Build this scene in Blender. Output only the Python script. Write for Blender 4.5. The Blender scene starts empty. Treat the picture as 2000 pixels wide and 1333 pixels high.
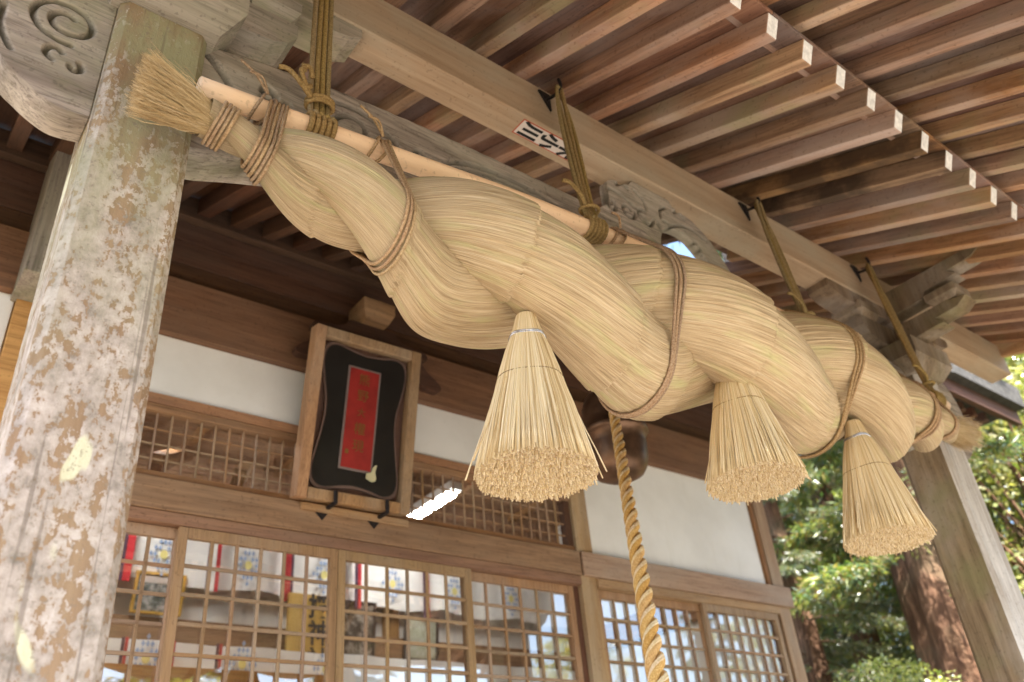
import bpy, math, random
import numpy as np
from mathutils import Matrix, Vector

random.seed(7); RNG = np.random.default_rng(7)
S = bpy.context.scene
COL = S.collection

# ------------------------------------------------------------------ camera, sky, sun, exposure
CAM_H = 1.5
cam = bpy.data.cameras.new("camera"); camo = bpy.data.objects.new("camera", cam); COL.objects.link(camo)
A = np.array([[0.78980744, 0.26949394, 0.55134243], [-0.6076054, 0.4655166, 0.64280263], [-0.08341573, -0.84280334, 0.53188417]])
mw = Matrix.Identity(4)
for i in range(3):
    mw[i][0] = A[i, 0]; mw[i][1] = -A[i, 1]; mw[i][2] = -A[i, 2]
mw[2][3] = CAM_H
camo.matrix_world = mw
cam.sensor_width = 36.0; cam.lens = 1646.4 / 2000 * 36; cam.clip_start = 0.05; cam.clip_end = 600
cam.dof.use_dof = True; cam.dof.focus_distance = 2.6; cam.dof.aperture_fstop = 2.3
S.camera = camo

SUN_DIR = Vector((-0.42, -0.78, 0)); SUN_DIR.normalize(); SUN_EL = math.radians(50)
SUN_DIR = Vector((SUN_DIR.x * math.cos(SUN_EL), SUN_DIR.y * math.cos(SUN_EL), math.sin(SUN_EL)))
W = bpy.data.worlds.new("World"); S.world = W; W.use_nodes = True
wn = W.node_tree.nodes; wl = W.node_tree.links; wn.clear()
sky = wn.new("ShaderNodeTexSky"); sky.sky_type = 'NISHITA'; sky.sun_disc = False
sky.sun_elevation = SUN_EL; sky.sun_rotation = math.atan2(SUN_DIR.x, SUN_DIR.y)
sky.dust_density = 2.0; sky.air_density = 1.0
bg = wn.new("ShaderNodeBackground"); bg.inputs[1].default_value = 0.15
wo = wn.new("ShaderNodeOutputWorld"); wl.new(sky.outputs[0], bg.inputs[0]); wl.new(bg.outputs[0], wo.inputs[0])
sun = bpy.data.lights.new("sun", 'SUN'); sun.energy = 5.0; sun.angle = math.radians(0.5); sun.color = (1, 0.96, 0.90)
suno = bpy.data.objects.new("sun", sun); COL.objects.link(suno)
suno.rotation_euler = (-SUN_DIR).to_track_quat('-Z', 'Y').to_euler()
S.view_settings.view_transform = 'Standard'; S.view_settings.look = 'None'
S.view_settings.exposure = 2.3; S.view_settings.gamma = 1; S.view_settings.use_curve_mapping = False
S.render.engine = 'CYCLES'
S.cycles.use_denoising = True
S.cycles.max_bounces = 10; S.cycles.diffuse_bounces = 6; S.cycles.glossy_bounces = 4
S.cycles.transmission_bounces = 6; S.cycles.transparent_max_bounces = 16
S.cycles.sample_clamp_indirect = 8

# ------------------------------------------------------------------ materials
class NT:
    def __init__(s, name):
        s.m = bpy.data.materials.new(name); s.m.use_nodes = True
        s.t = s.m.node_tree; s.t.nodes.clear()
        s.out = s.n("ShaderNodeOutputMaterial")
    def n(s, typ, **kw):
        x = s.t.nodes.new(typ)
        for k, v in kw.items(): setattr(x, k, v)
        return x
    def l(s, a, b): s.t.links.new(a, b)
    def bsdf(s, rough=0.7, spec=0.3):
        b = s.n("ShaderNodeBsdfPrincipled"); b.inputs["Roughness"].default_value = rough
        b.inputs["Specular IOR Level"].default_value = spec
        s.l(b.outputs[0], s.out.inputs[0]); s.b = b; return b
    def coords(s, scale=(1, 1, 1), kind="Object", rnd=True, rot=(0, 0, 0)):
        tc = s.n("ShaderNodeTexCoord"); mp = s.n("ShaderNodeMapping")
        mp.inputs["Scale"].default_value = scale; mp.inputs["Rotation"].default_value = rot
        if rnd:
            oi = s.n("ShaderNodeObjectInfo"); ad = s.n("ShaderNodeVectorMath", operation='SCALE')
            cb = s.n("ShaderNodeCombineXYZ")
            s.l(oi.outputs["Random"], cb.inputs[0]); s.l(oi.outputs["Random"], cb.inputs[1]); s.l(oi.outputs["Random"], cb.inputs[2])
            s.l(cb.outputs[0], ad.inputs[0]); ad.inputs["Scale"].default_value = 71.0
            va = s.n("ShaderNodeVectorMath", operation='ADD')
            s.l(tc.outputs[kind], va.inputs[0]); s.l(ad.outputs[0], va.inputs[1]); s.l(va.outputs[0], mp.inputs[0])
        else:
            s.l(tc.outputs[kind], mp.inputs[0])
        return mp.outputs[0]
    def noise(s, vec, scale, detail=4, rough=0.55, dist=0.0):
        x = s.n("ShaderNodeTexNoise"); x.inputs["Scale"].default_value = scale; x.inputs["Detail"].default_value = detail
        x.inputs["Roughness"].default_value = rough; x.inputs["Distortion"].default_value = dist
        if vec is not None: s.l(vec, x.inputs["Vector"])
        return x.outputs["Fac"]
    def ramp(s, fac, stops, interp='LINEAR'):
        r = s.n("ShaderNodeValToRGB"); r.color_ramp.interpolation = interp
        e = r.color_ramp.elements
        while len(e) < len(stops): e.new(0.5)
        for el, (p, c) in zip(e, stops):
            el.position = p; el.color = (c, c, c, 1) if not hasattr(c, '__len__') else (*c, 1)
        s.l(fac, r.inputs[0]); return r.outputs[0]
    def mix(s, fac, a, b, blend='MIX'):
        x = s.n("ShaderNodeMix", data_type='RGBA', blend_type=blend)
        for sock, v in ((x.inputs[0], fac), (x.inputs[6], a), (x.inputs[7], b)):
            if isinstance(v, (int, float)): sock.default_value = v
            elif isinstance(v, tuple): sock.default_value = (*v, 1)
            else: s.l(v, sock)
        return x.outputs[2]
    def math(s, op, a, b=0.5):
        x = s.n("ShaderNodeMath", operation=op)
        for sock, v in ((x.inputs[0], a), (x.inputs[1], b)):
            if isinstance(v, (int, float)): sock.default_value = v
            else: s.l(v, sock)
        return x.outputs[0]
    def bump(s, h, strength=0.3, dist=0.01):
        b = s.n("ShaderNodeBump"); b.inputs["Strength"].default_value = strength; b.inputs["Distance"].default_value = dist
        s.l(h, b.inputs["Height"]); s.l(b.outputs[0], s.b.inputs["Normal"])
    def vary(s, col, hue=0.01, val=0.25, sat=0.15, island=False):
        if island:
            g = s.n("ShaderNodeNewGeometry"); r = g.outputs["Random Per Island"]
        else:
            o = s.n("ShaderNodeObjectInfo"); r = o.outputs["Random"]
        h = s.n("ShaderNodeHueSaturation")
        s.l(col, h.inputs["Color"])
        mr = lambda lo, hi, src: s._mr(lo, hi, src)
        r2 = s.math('FRACT', s.math('MULTIPLY', r, 13.37)); r3 = s.math('FRACT', s.math('MULTIPLY', r, 7.77))
        s.l(mr(0.5 - hue, 0.5 + hue, r2), h.inputs["Hue"]); s.l(mr(1 - val, 1 + val, r), h.inputs["Value"]); s.l(mr(1 - sat, 1 + sat, r3), h.inputs["Saturation"])
        return h.outputs[0]
    def _mr(s, lo, hi, src):
        m = s.n("ShaderNodeMapRange"); m.inputs["To Min"].default_value = lo; m.inputs["To Max"].default_value = hi
        s.l(src, m.inputs["Value"]); return m.outputs[0]

def wood(name, light, dark, weather=None, axis=0, wamt=0.5, rough=0.75, val=0.16, grain=1.0, stain=None, moss=None, grime=None):
    t = NT(name); t.bsdf(rough, 0.25)
    sc = [11.0, 11.0, 11.0]; sc[axis] = 0.55
    v = t.coords(tuple(sc))
    n1 = t.noise(v, 1.6, 7, 0.6, 0.6); n2 = t.noise(v, 9, 5, 0.65)
    mid = tuple((a + b) / 2 for a, b in zip(light, dark))
    c = t.ramp(n1, [(0.28, dark), (0.47, mid), (0.66, light)])
    c = t.mix(t.ramp(n2, [(0.34, 0.5 * grain), (0.52, 0.0)]), c, tuple(x * 0.55 for x in dark))
    iso = t.coords((1, 1, 1))
    sc2 = [2.2, 2.2, 2.2]; sc2[axis] = 0.8
    patch = t.noise(t.coords(tuple(sc2)), 1.7, 6, 0.62, 0.3)
    if weather: c = t.mix(t.ramp(patch, [(0.44, 0.0), (0.66, wamt)]), c, weather)
    if moss: c = t.mix(t.ramp(t.noise(iso, 2.3, 6, 0.6), [(0.52, 0.0), (0.68, 0.55)]), c, moss)
    if stain:
        sn = t.noise(t.coords((1.2, 1.2, 1.2)), 2.2, 5, 0.6); c = t.mix(t.ramp(sn, [(0.40, 0.0), (0.56, 0.85)]), c, stain)
    dots = t.noise(iso, 55, 2, 0.5)
    c = t.mix(t.ramp(dots, [(0.30, 0.35), (0.38, 0.0)]), c, tuple(x * 0.5 for x in dark))
    c = t.vary(c, 0.008, val, 0.14)
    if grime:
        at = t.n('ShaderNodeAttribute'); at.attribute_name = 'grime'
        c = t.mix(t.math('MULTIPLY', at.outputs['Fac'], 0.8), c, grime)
    t.l(c, t.b.inputs["Base Color"])
    t.bump(t.mix(0.5, n1, n2), 0.35, 0.006)
    return t.m

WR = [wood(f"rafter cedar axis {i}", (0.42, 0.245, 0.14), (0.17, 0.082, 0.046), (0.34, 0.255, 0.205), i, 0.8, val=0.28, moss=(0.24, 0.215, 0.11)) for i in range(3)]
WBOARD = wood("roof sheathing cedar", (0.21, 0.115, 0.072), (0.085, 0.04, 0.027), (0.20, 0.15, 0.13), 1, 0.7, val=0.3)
WSTAIN = wood("rain stained rafter cedar", (0.30, 0.18, 0.09), (0.12, 0.06, 0.03), None, 1, stain=(0.05, 0.03, 0.018))
WKETA = wood("planed beam cypress", (0.44, 0.305, 0.19), (0.29, 0.18, 0.10), (0.37, 0.305, 0.215), 0, 0.7, grain=0.35)
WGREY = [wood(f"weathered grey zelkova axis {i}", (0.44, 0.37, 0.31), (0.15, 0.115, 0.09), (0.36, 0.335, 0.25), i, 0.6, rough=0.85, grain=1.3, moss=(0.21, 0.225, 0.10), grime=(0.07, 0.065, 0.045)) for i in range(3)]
WHALL = [wood(f"hall cedar axis {i}", (0.37, 0.195, 0.088), (0.18, 0.085, 0.038), (0.27, 0.165, 0.095), i, 0.6, val=0.12) for i in range(3)]
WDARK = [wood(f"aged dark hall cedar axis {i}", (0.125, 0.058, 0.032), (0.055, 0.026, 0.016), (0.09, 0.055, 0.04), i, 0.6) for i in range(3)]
WUPB = wood("reddish brown upper beam", (0.27, 0.125, 0.058), (0.13, 0.058, 0.03), (0.19, 0.11, 0.065), 0, 0.5)
WDOOR = [wood(f"door lattice wood axis {i}", (0.36, 0.235, 0.135), (0.24, 0.145, 0.08), (0.33, 0.25, 0.18), i, 0.6, val=0.1) for i in range(3)]
WNAG = [wood(f"exposed hall timber axis {i}", (0.42, 0.275, 0.16), (0.25, 0.145, 0.078), (0.36, 0.285, 0.205), i, 0.65, val=0.1) for i in range(3)]
WPILR = wood("dark weathered pillar wood", (0.24, 0.175, 0.115), (0.105, 0.072, 0.045), (0.34, 0.295, 0.25), 2, 0.6, rough=0.85, moss=(0.17, 0.16, 0.08))
WSKYLIT = wood("skylit pillar face tone", (0.50, 0.46, 0.42), (0.24, 0.205, 0.175), (0.56, 0.54, 0.52), 2, 0.7, rough=0.9)  # open-sky light on the pillar front, put into a paler colour
WPOLE = wood("peeled pale pole", (0.80, 0.60, 0.40), (0.66, 0.45, 0.28), (0.72, 0.56, 0.38), 0, 0.5, rough=0.5, grain=0.2)
WFRAME = wood("plaque frame wood", (0.38, 0.23, 0.13), (0.22, 0.125, 0.07), (0.34, 0.27, 0.2), 2, 0.5)
WSIGN = wood("pale sign board", (0.50, 0.34, 0.12), (0.34, 0.21, 0.07), (0.56, 0.43, 0.2), 2, 0.5)
WORANGE = wood("fresh orange timber", (0.50, 0.25, 0.08), (0.36, 0.16, 0.045), None, 0)

def flat(name, col, rough=0.6, metal=0.0, nscale=8, namt=0.15, spec=0.3, bump=0.1):
    t = NT(name); b = t.bsdf(rough, spec); b.inputs["Metallic"].default_value = metal
    n = t.noise(t.coords((1, 1, 1)), nscale, 5, 0.6)
    c = t.ramp(n, [(0.3, tuple(x * (1 - namt) for x in col)), (0.7, tuple(min(1, x * (1 + namt)) for x in col))])
    t.l(c, b.inputs["Base Color"]); t.bump(n, bump, 0.004); return t.m
def plaster_mat():
    t = NT("white lime plaster"); t.bsdf(0.9, 0.15); iso = t.coords((1, 1, 1)); n = t.noise(iso, 2.0, 5, 0.6); f = t.noise(iso, 45, 4, 0.7)
    c = t.ramp(n, [(0.32, (0.68, 0.66, 0.62)), (0.6, (0.77, 0.755, 0.72))]); c = t.mix(t.ramp(f, [(0.28, 0.25), (0.36, 0.0)]), c, (0.5, 0.47, 0.42))
    dr = t.noise(t.coords((7, 7, 0.8)), 1.6, 5, 0.6); c = t.mix(t.ramp(dr, [(0.60, 0.0), (0.75, 0.22)]), c, (0.52, 0.49, 0.40))
    sp_ = t.noise(iso, 5.5, 2, 0.4); c = t.mix(t.ramp(sp_, [(0.74, 0.0), (0.77, 0.35)]), c, (0.48, 0.36, 0.30))
    t.l(c, t.b.inputs["Base Color"]); t.bump(t.mix(0.5, n, f), 0.12, 0.004); return t.m
PLASTER = plaster_mat()
WHITE = flat("white painted rafter end", (0.74, 0.72, 0.68), 0.85, nscale=38, namt=0.22, bump=0.3)
IRON = flat("black forged iron", (0.022, 0.018, 0.018), 0.55, 0.3)
BRONZE = flat("aged bronze bell", (0.15, 0.085, 0.052), 0.42, 0.7, nscale=5, namt=0.5)
WIRE = flat("thin steel wire", (0.45, 0.46, 0.5), 0.25, 0.9)
LACQ = flat("black lacquer board", (0.012, 0.011, 0.010), 0.28, nscale=3, namt=0.4, spec=0.5, bump=0.02)
LACQRIM = flat("dull pewter brown rim", (0.13, 0.085, 0.07), 0.4)
RED = flat("faded vermilion panel", (0.24, 0.018, 0.014), 0.55, nscale=6, namt=0.25)
REDRIM = flat("grey pewter edging", (0.17, 0.13, 0.12), 0.5)
GOLD = flat("tarnished gilt lettering", (0.17, 0.085, 0.022), 0.5, 0.2)
FLAKE = flat("peeling gesso flake", (0.44, 0.41, 0.25), 0.8)
INK = flat("black ink", (0.012, 0.012, 0.013), 0.7)
PAPER = flat("white sticker paper", (0.62, 0.55, 0.50), 0.8, nscale=20, namt=0.06)
REDINK = flat("red border ink", (0.42, 0.09, 0.045), 0.7)
CLOTH = flat("white banner cloth", (0.80, 0.78, 0.75), 0.9, nscale=4, namt=0.05)
BLUE = flat("pale blue crest print", (0.30, 0.40, 0.60), 0.9)
YELLOW = flat("yellow crest print", (0.75, 0.66, 0.25), 0.9)
REDCLOTH = flat("red ribbon cloth", (0.45, 0.02, 0.03), 0.8)
PURPLE = flat("dark purple ribbon cloth", (0.07, 0.03, 0.06), 0.8)
TATAMI = flat("hall floor boards", (0.35, 0.24, 0.14), 0.5)
ROOFM = flat("weathered cypress bark roofing", (0.05, 0.047, 0.043), 0.9, nscale=18, namt=0.6, bump=0.5)
STONE = flat("granite base stone", (0.38, 0.36, 0.33), 0.9, nscale=30, namt=0.3)
PICFRAME = flat("gilt picture frame", (0.50, 0.29, 0.05), 0.4)
PICDARK = flat("dark picture frame", (0.05, 0.035, 0.03), 0.4)

def picture_mat(name, a, b, c):
    t = NT(name); t.bsdf(0.25, 0.5); v = t.coords((1, 1, 1))
    n = t.noise(v, 16, 5, 0.7); t.l(t.ramp(n, [(0.36, a), (0.48, b), (0.6, c)]), t.b.inputs["Base Color"]); return t.m
PHOTO = picture_mat("group photograph print", (0.03, 0.05, 0.05), (0.10, 0.13, 0.13), (0.42, 0.40, 0.38))
PHOTO2 = picture_mat("forest photograph print", (0.03, 0.025, 0.02), (0.07, 0.055, 0.045), (0.30, 0.25, 0.2))
CERT = picture_mat("certificate print", (0.35, 0.36, 0.26), (0.45, 0.45, 0.34), (0.5, 0.5, 0.42))

def glass_mat():
    t = NT("window glass"); tr = t.n("ShaderNodeBsdfTransparent"); tr.inputs[0].default_value = (0.93, 0.95, 0.94, 1)
    gl = t.n("ShaderNodeBsdfGlossy"); gl.inputs["Roughness"].default_value = 0.0; gl.inputs[0].default_value = (1, 1, 1, 1)
    fr = t.n("ShaderNodeFresnel"); fr.inputs[0].default_value = 2.8
    mx = t.n("ShaderNodeMixShader"); t.l(fr.outputs[0], mx.inputs[0]); t.l(tr.outputs[0], mx.inputs[1]); t.l(gl.outputs[0], mx.inputs[2])
    nz = t.noise(t.coords((1, 1, 1)), 1.8, 2, 0.5); bp = t.n("ShaderNodeBump"); bp.inputs["Strength"].default_value = 0.12; bp.inputs["Distance"].default_value = 0.02
    t.l(nz, bp.inputs["Height"]); t.l(bp.outputs[0], gl.inputs["Normal"])
    t.l(mx.outputs[0], t.out.inputs[0]); return t.m
GLASS = glass_mat()

def emis(name, col, strength):
    t = NT(name); e = t.n("ShaderNodeEmission"); e.inputs[0].default_value = (*col, 1); e.inputs[1].default_value = strength
    t.l(e.outputs[0], t.out.inputs[0]); return t.m
TUBE = emis("lit fluorescent tube", (1.0, 0.98, 0.95), 36.0)

def pillar_mat():
    t = NT("lichen covered pillar wood"); t.bsdf(0.9, 0.15)
    v = t.coords((14, 14, 0.7)); n1 = t.noise(v, 1.5, 7, 0.6, 0.4)
    c = t.ramp(n1, [(0.3, (0.19, 0.108, 0.062)), (0.6, (0.30, 0.195, 0.118)), (0.75, (0.35, 0.265, 0.18))])
    vz = t.coords((1.0, 1.0, 0.38)); iso = t.coords((1, 1, 1))
    big = t.noise(t.coords((2.4, 2.4, 0.17)), 4.5, 4, 0.55, 0.3); fine = t.noise(t.coords((1, 1, 0.7)), 48, 5, 0.68, 0.2); mid_ = t.noise(t.coords((1, 1, 0.5)), 19, 6, 0.7, 0.3)
    tc = t.n("ShaderNodeTexCoord"); sp = t.n("ShaderNodeSeparateXYZ"); t.l(tc.outputs["Object"], sp.inputs[0])
    # lichen grows from mid height to the ground and thins out near the top of the post
    hmask = t._mr(1.0, 0.0, t.math('MULTIPLY', t.math('SUBTRACT', sp.outputs[2], 2.95), 1.6))
    s0 = t.math('ADD', t.math('MULTIPLY', big, 0.50), t.math('ADD', t.math('MULTIPLY', fine, 0.60), t.math('MULTIPLY', mid_, 0.45)))
    s1 = t.math('ADD', s0, t.math('MULTIPLY', t.math('SUBTRACT', hmask, 0.5), 0.10))
    grey = t.ramp(t.math('ADD', t.math('MULTIPLY', t.noise(iso, 11, 6, 0.65), 0.6), t.math('MULTIPLY', fine, 0.4)), [(0.38, (0.19, 0.165, 0.14)), (0.46, (0.33, 0.275, 0.235)), (0.56, (0.46, 0.385, 0.335)), (0.66, (0.56, 0.49, 0.44))])
    c = t.mix(t.ramp(s1, [(0.768, 0.0), (0.779, 0.75), (0.803, 0.95)]), c, grey)
    green = t.noise(t.coords((2, 2, 0.9)), 4.5, 6, 0.65)
    gm = t.math('MULTIPLY', t.ramp(green, [(0.36, 0.15), (0.60, 0.9)]), t._mr(0.12, 1.0, t.math('SUBTRACT', sp.outputs[2], 2.5)))
    c = t.mix(gm, c, (0.27, 0.265, 0.15))
    yel = t.noise(t.coords((1, 1, 0.33)), 7.5, 2, 0.4, 0.6)
    c = t.mix(t.ramp(yel, [(0.675, 0.0), (0.69, 0.85)]), c, (0.60, 0.57, 0.38))
    crack = t.noise(t.coords((30, 30, 0.55)), 1.5, 4, 0.55)
    c = t.mix(t.ramp(crack, [(0.32, 0.5), (0.365, 0.0)]), c, (0.12, 0.09, 0.065))
    speck = t.noise(iso, 75, 3, 0.6); c = t.mix(t.ramp(speck, [(0.33, 0.55), (0.40, 0.0)]), c, (0.20, 0.16, 0.12))
    t.l(c, t.b.inputs["Base Color"])
    t.bump(t.math('ADD', t.math('MULTIPLY', s1, 1.4), t.math('MULTIPLY', crack, 0.5)), 0.6, 0.008)
    return t.m
PILLAR = pillar_mat()

def straw_base(name):
    t = NT(name); t.bsdf(0.62, 0.25)
    v = t.coords((1.4, 90, 1), "UV", False); n1 = t.noise(v, 2.2, 6, 0.65, 0.1)
    v2 = t.coords((4, 330, 1), "UV", False); n2 = t.noise(v2, 1.6, 4, 0.6)
    c = t.ramp(n1, [(0.25, (0.29, 0.185, 0.09)), (0.42, (0.47, 0.335, 0.19)), (0.58, (0.58, 0.44, 0.275)), (0.75, (0.67, 0.54, 0.375))])
    c = t.mix(t.ramp(n2, [(0.36, 0.75), (0.50, 0.0)]), c, (0.26, 0.165, 0.075))
    g = t.noise(t.coords((2.2, 9, 1), "UV", False), 1.7, 4, 0.6)
    c = t.mix(t.ramp(g, [(0.52, 0.0), (0.7, 0.55)]), c, (0.47, 0.45, 0.20))
    t.l(c, t.b.inputs["Base Color"]); t.bump(t.mix(0.5, n1, n2), 1.0, 0.008); return t.m
STRAWB = straw_base("packed rice straw")

def straw_mat(name, cols, trans=0.25):
    t = NT(name); t.bsdf(0.5, 0.3)
    g = t.n("ShaderNodeNewGeometry")
    n = len(cols); c = t.ramp(g.outputs["Random Per Island"], [(i / max(1, n - 1), cols[i]) for i in range(n)])
    t.l(c, t.b.inputs["Base Color"]); return t.m
STRAW = straw_mat("rice straw stalks", [(0.11, 0.062, 0.028), (0.28, 0.18, 0.085), (0.54, 0.395, 0.225), (0.62, 0.475, 0.30), (0.45, 0.39, 0.21), (0.74, 0.62, 0.45), (0.56, 0.41, 0.24), (0.34, 0.23, 0.115), (0.64, 0.50, 0.325)])
TSTRAW = straw_mat("tassel straw stalks", [(0.40, 0.26, 0.11), (0.60, 0.44, 0.23), (0.70, 0.56, 0.33), (0.56, 0.39, 0.19), (0.74, 0.61, 0.40), (0.64, 0.49, 0.28)])
TCUT = straw_mat("cut straw ends", [(0.44, 0.28, 0.17), (0.60, 0.42, 0.28), (0.68, 0.51, 0.36), (0.34, 0.21, 0.12)])
BSTRAW = straw_mat("golden straw brush", [(0.36, 0.23, 0.10), (0.54, 0.38, 0.19), (0.62, 0.46, 0.26), (0.44, 0.30, 0.14), (0.68, 0.53, 0.33)])
def cord_mat(name, a, b, c3):
    t = NT(name); t.bsdf(0.8, 0.2); g = t.n("ShaderNodeNewGeometry")
    n = t.noise(t.coords((1, 1, 1)), 160, 3, 0.6)
    c = t.ramp(n, [(0.3, a), (0.5, b), (0.7, c3)]); t.l(t.vary(c, 0.006, 0.12, 0.1), t.b.inputs["Base Color"]); t.bump(n, 0.4, 0.002); return t.m
CORD = cord_mat("brown hemp cord", (0.20, 0.12, 0.06), (0.32, 0.21, 0.115), (0.43, 0.31, 0.19))
CORD2 = cord_mat("olive brown hemp cord", (0.15, 0.10, 0.04), (0.25, 0.17, 0.07), (0.32, 0.23, 0.11))
BELLR = cord_mat("golden twisted rope", (0.36, 0.19, 0.05), (0.50, 0.29, 0.09), (0.60, 0.40, 0.16))
BELLW = cord_mat("pale strand of twisted rope", (0.52, 0.36, 0.17), (0.66, 0.50, 0.28), (0.76, 0.62, 0.42))

def leaf_mat(name, cols):
    t = NT(name); g = t.n("ShaderNodeNewGeometry"); n = len(cols)
    c = t.ramp(g.outputs["Random Per Island"], [(i / (n - 1), cols[i]) for i in range(n)]); c = t.vary(c, 0.02, 0.2, 0.15)
    d = t.n("ShaderNodeBsdfDiffuse"); tr = t.n("ShaderNodeBsdfTranslucent"); gl = t.n("ShaderNodeBsdfGlossy"); gl.inputs["Roughness"].default_value = 0.35
    t.l(c, d.inputs[0]); br = t.mix(1.0, c, (1.5, 1.55, 0.8), 'MULTIPLY'); t.l(br, tr.inputs[0])
    m1 = t.n("ShaderNodeMixShader"); m1.inputs[0].default_value = 0.42; t.l(d.outputs[0], m1.inputs[1]); t.l(tr.outputs[0], m1.inputs[2])
    m2 = t.n("ShaderNodeMixShader"); m2.inputs[0].default_value = 0.11; t.l(m1.outputs[0], m2.inputs[1]); t.l(gl.outputs[0], m2.inputs[2])
    t.l(m2.outputs[0], t.out.inputs[0]); return t.m
LEAFC = leaf_mat("cedar sprays", [(0.03, 0.07, 0.035), (0.06, 0.115, 0.045), (0.12, 0.17, 0.045), (0.22, 0.24, 0.06), (0.19, 0.12, 0.055)])
LEAFB = leaf_mat("broad leaves", [(0.12, 0.17, 0.03), (0.26, 0.29, 0.05), (0.42, 0.42, 0.10), (0.56, 0.50, 0.20), (0.17, 0.20, 0.045)])
def bark_mat(name, a, b, c3):
    t = NT(name); t.bsdf(0.95, 0.1); v = t.coords((9, 9, 0.9)); n = t.noise(v, 2.2, 7, 0.65, 0.5); m = t.noise(t.coords((1, 1, 1)), 1.2, 5, 0.6)
    c = t.ramp(n, [(0.3, a), (0.5, b), (0.68, c3)]); c = t.mix(t.ramp(m, [(0.5, 0.0), (0.7, 0.5)]), c, (0.13, 0.13, 0.08))
    t.l(c, t.b.inputs["Base Color"]); t.bump(n, 1.0, 0.03); return t.m
BARK = bark_mat("fibrous cedar bark", (0.035, 0.02, 0.014), (0.115, 0.062, 0.038), (0.25, 0.145, 0.09))
def ground_mat():
    t = NT("sandy gravel ground"); t.bsdf(0.95, 0.1); v = t.coords((1, 1, 1)); n = t.noise(v, 60, 4, 0.7); m = t.noise(v, 0.7, 5, 0.6)
    c = t.ramp(n, [(0.3, (0.085, 0.075, 0.045)), (0.7, (0.17, 0.135, 0.085))]); c = t.mix(t.ramp(m, [(0.5, 0.0), (0.75, 0.4)]), c, (0.09, 0.10, 0.04))
    t.l(c, t.b.inputs["Base Color"]); t.bump(n, 0.6, 0.02); return t.m
GROUND = ground_mat()

# ------------------------------------------------------------------ geometry helpers
def link(o, parent=None):
    COL.objects.link(o)
    if parent is not None:
        o.parent = parent
        o.matrix_parent_inverse = PINV.get(parent.name, Matrix.Identity(4))
    return o
PINV = {}
def thing(name, label, cat, loc=(0, 0, 0), group=None):
    o = bpy.data.objects.new(name, None); COL.objects.link(o); o.location = loc; o.empty_display_size = 0.1
    o["label"] = label; o["category"] = cat
    if group: o["group"] = group
    PINV[o.name] = Matrix.Translation(-Vector(loc))
    return o
def tag(o, label, cat, group=None):
    o["label"] = label; o["category"] = cat
    if group: o["group"] = group
    return o
def mesh(name, V, Fc, mats, smooth=False, mi=None, uv=None):
    V = np.asarray(V, dtype=np.float32).reshape(-1, 3); me = bpy.data.meshes.new(name)
    if isinstance(Fc, np.ndarray):
        k = Fc.shape[1]; nf = len(Fc)
        me.vertices.add(len(V)); me.vertices.foreach_set("co", V.ravel())
        me.loops.add(nf * k); me.loops.foreach_set("vertex_index", Fc.astype(np.int32).ravel())
        me.polygons.add(nf); me.polygons.foreach_set("loop_start", (np.arange(nf) * k).astype(np.int32))
        if uv is not None:
            u = me.uv_layers.new(name="UVMap"); u.data.foreach_set("uv", np.asarray(uv, dtype=np.float32)[Fc.ravel()].ravel())
        me.update(calc_edges=True)
    else:
        me.from_pydata([tuple(map(float, v)) for v in V], [], [tuple(map(int, f)) for f in Fc]); me.update()
    for m in (mats if isinstance(mats, (list, tuple)) else [mats]): me.materials.append(m)
    if mi is not None: me.polygons.foreach_set("material_index", np.asarray(mi, dtype=np.int32))
    if smooth: me.polygons.foreach_set("use_smooth", np.ones(len(me.polygons), dtype=bool))
    me.validate(); return me
def obj(name, me, parent=None, loc=None, rot=None):
    o = bpy.data.objects.new(name, me); link(o, parent)
    if loc is not None: o.location = loc
    if rot is not None: o.rotation_euler = rot
    return o
def part(name, VF, mat, parent, smooth=False, **kw):
    me = mesh(name, VF[0], VF[1], mat, smooth, **{k: v for k, v in kw.items() if k in ('mi', 'uv')})
    return obj(name, me, parent)

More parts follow.
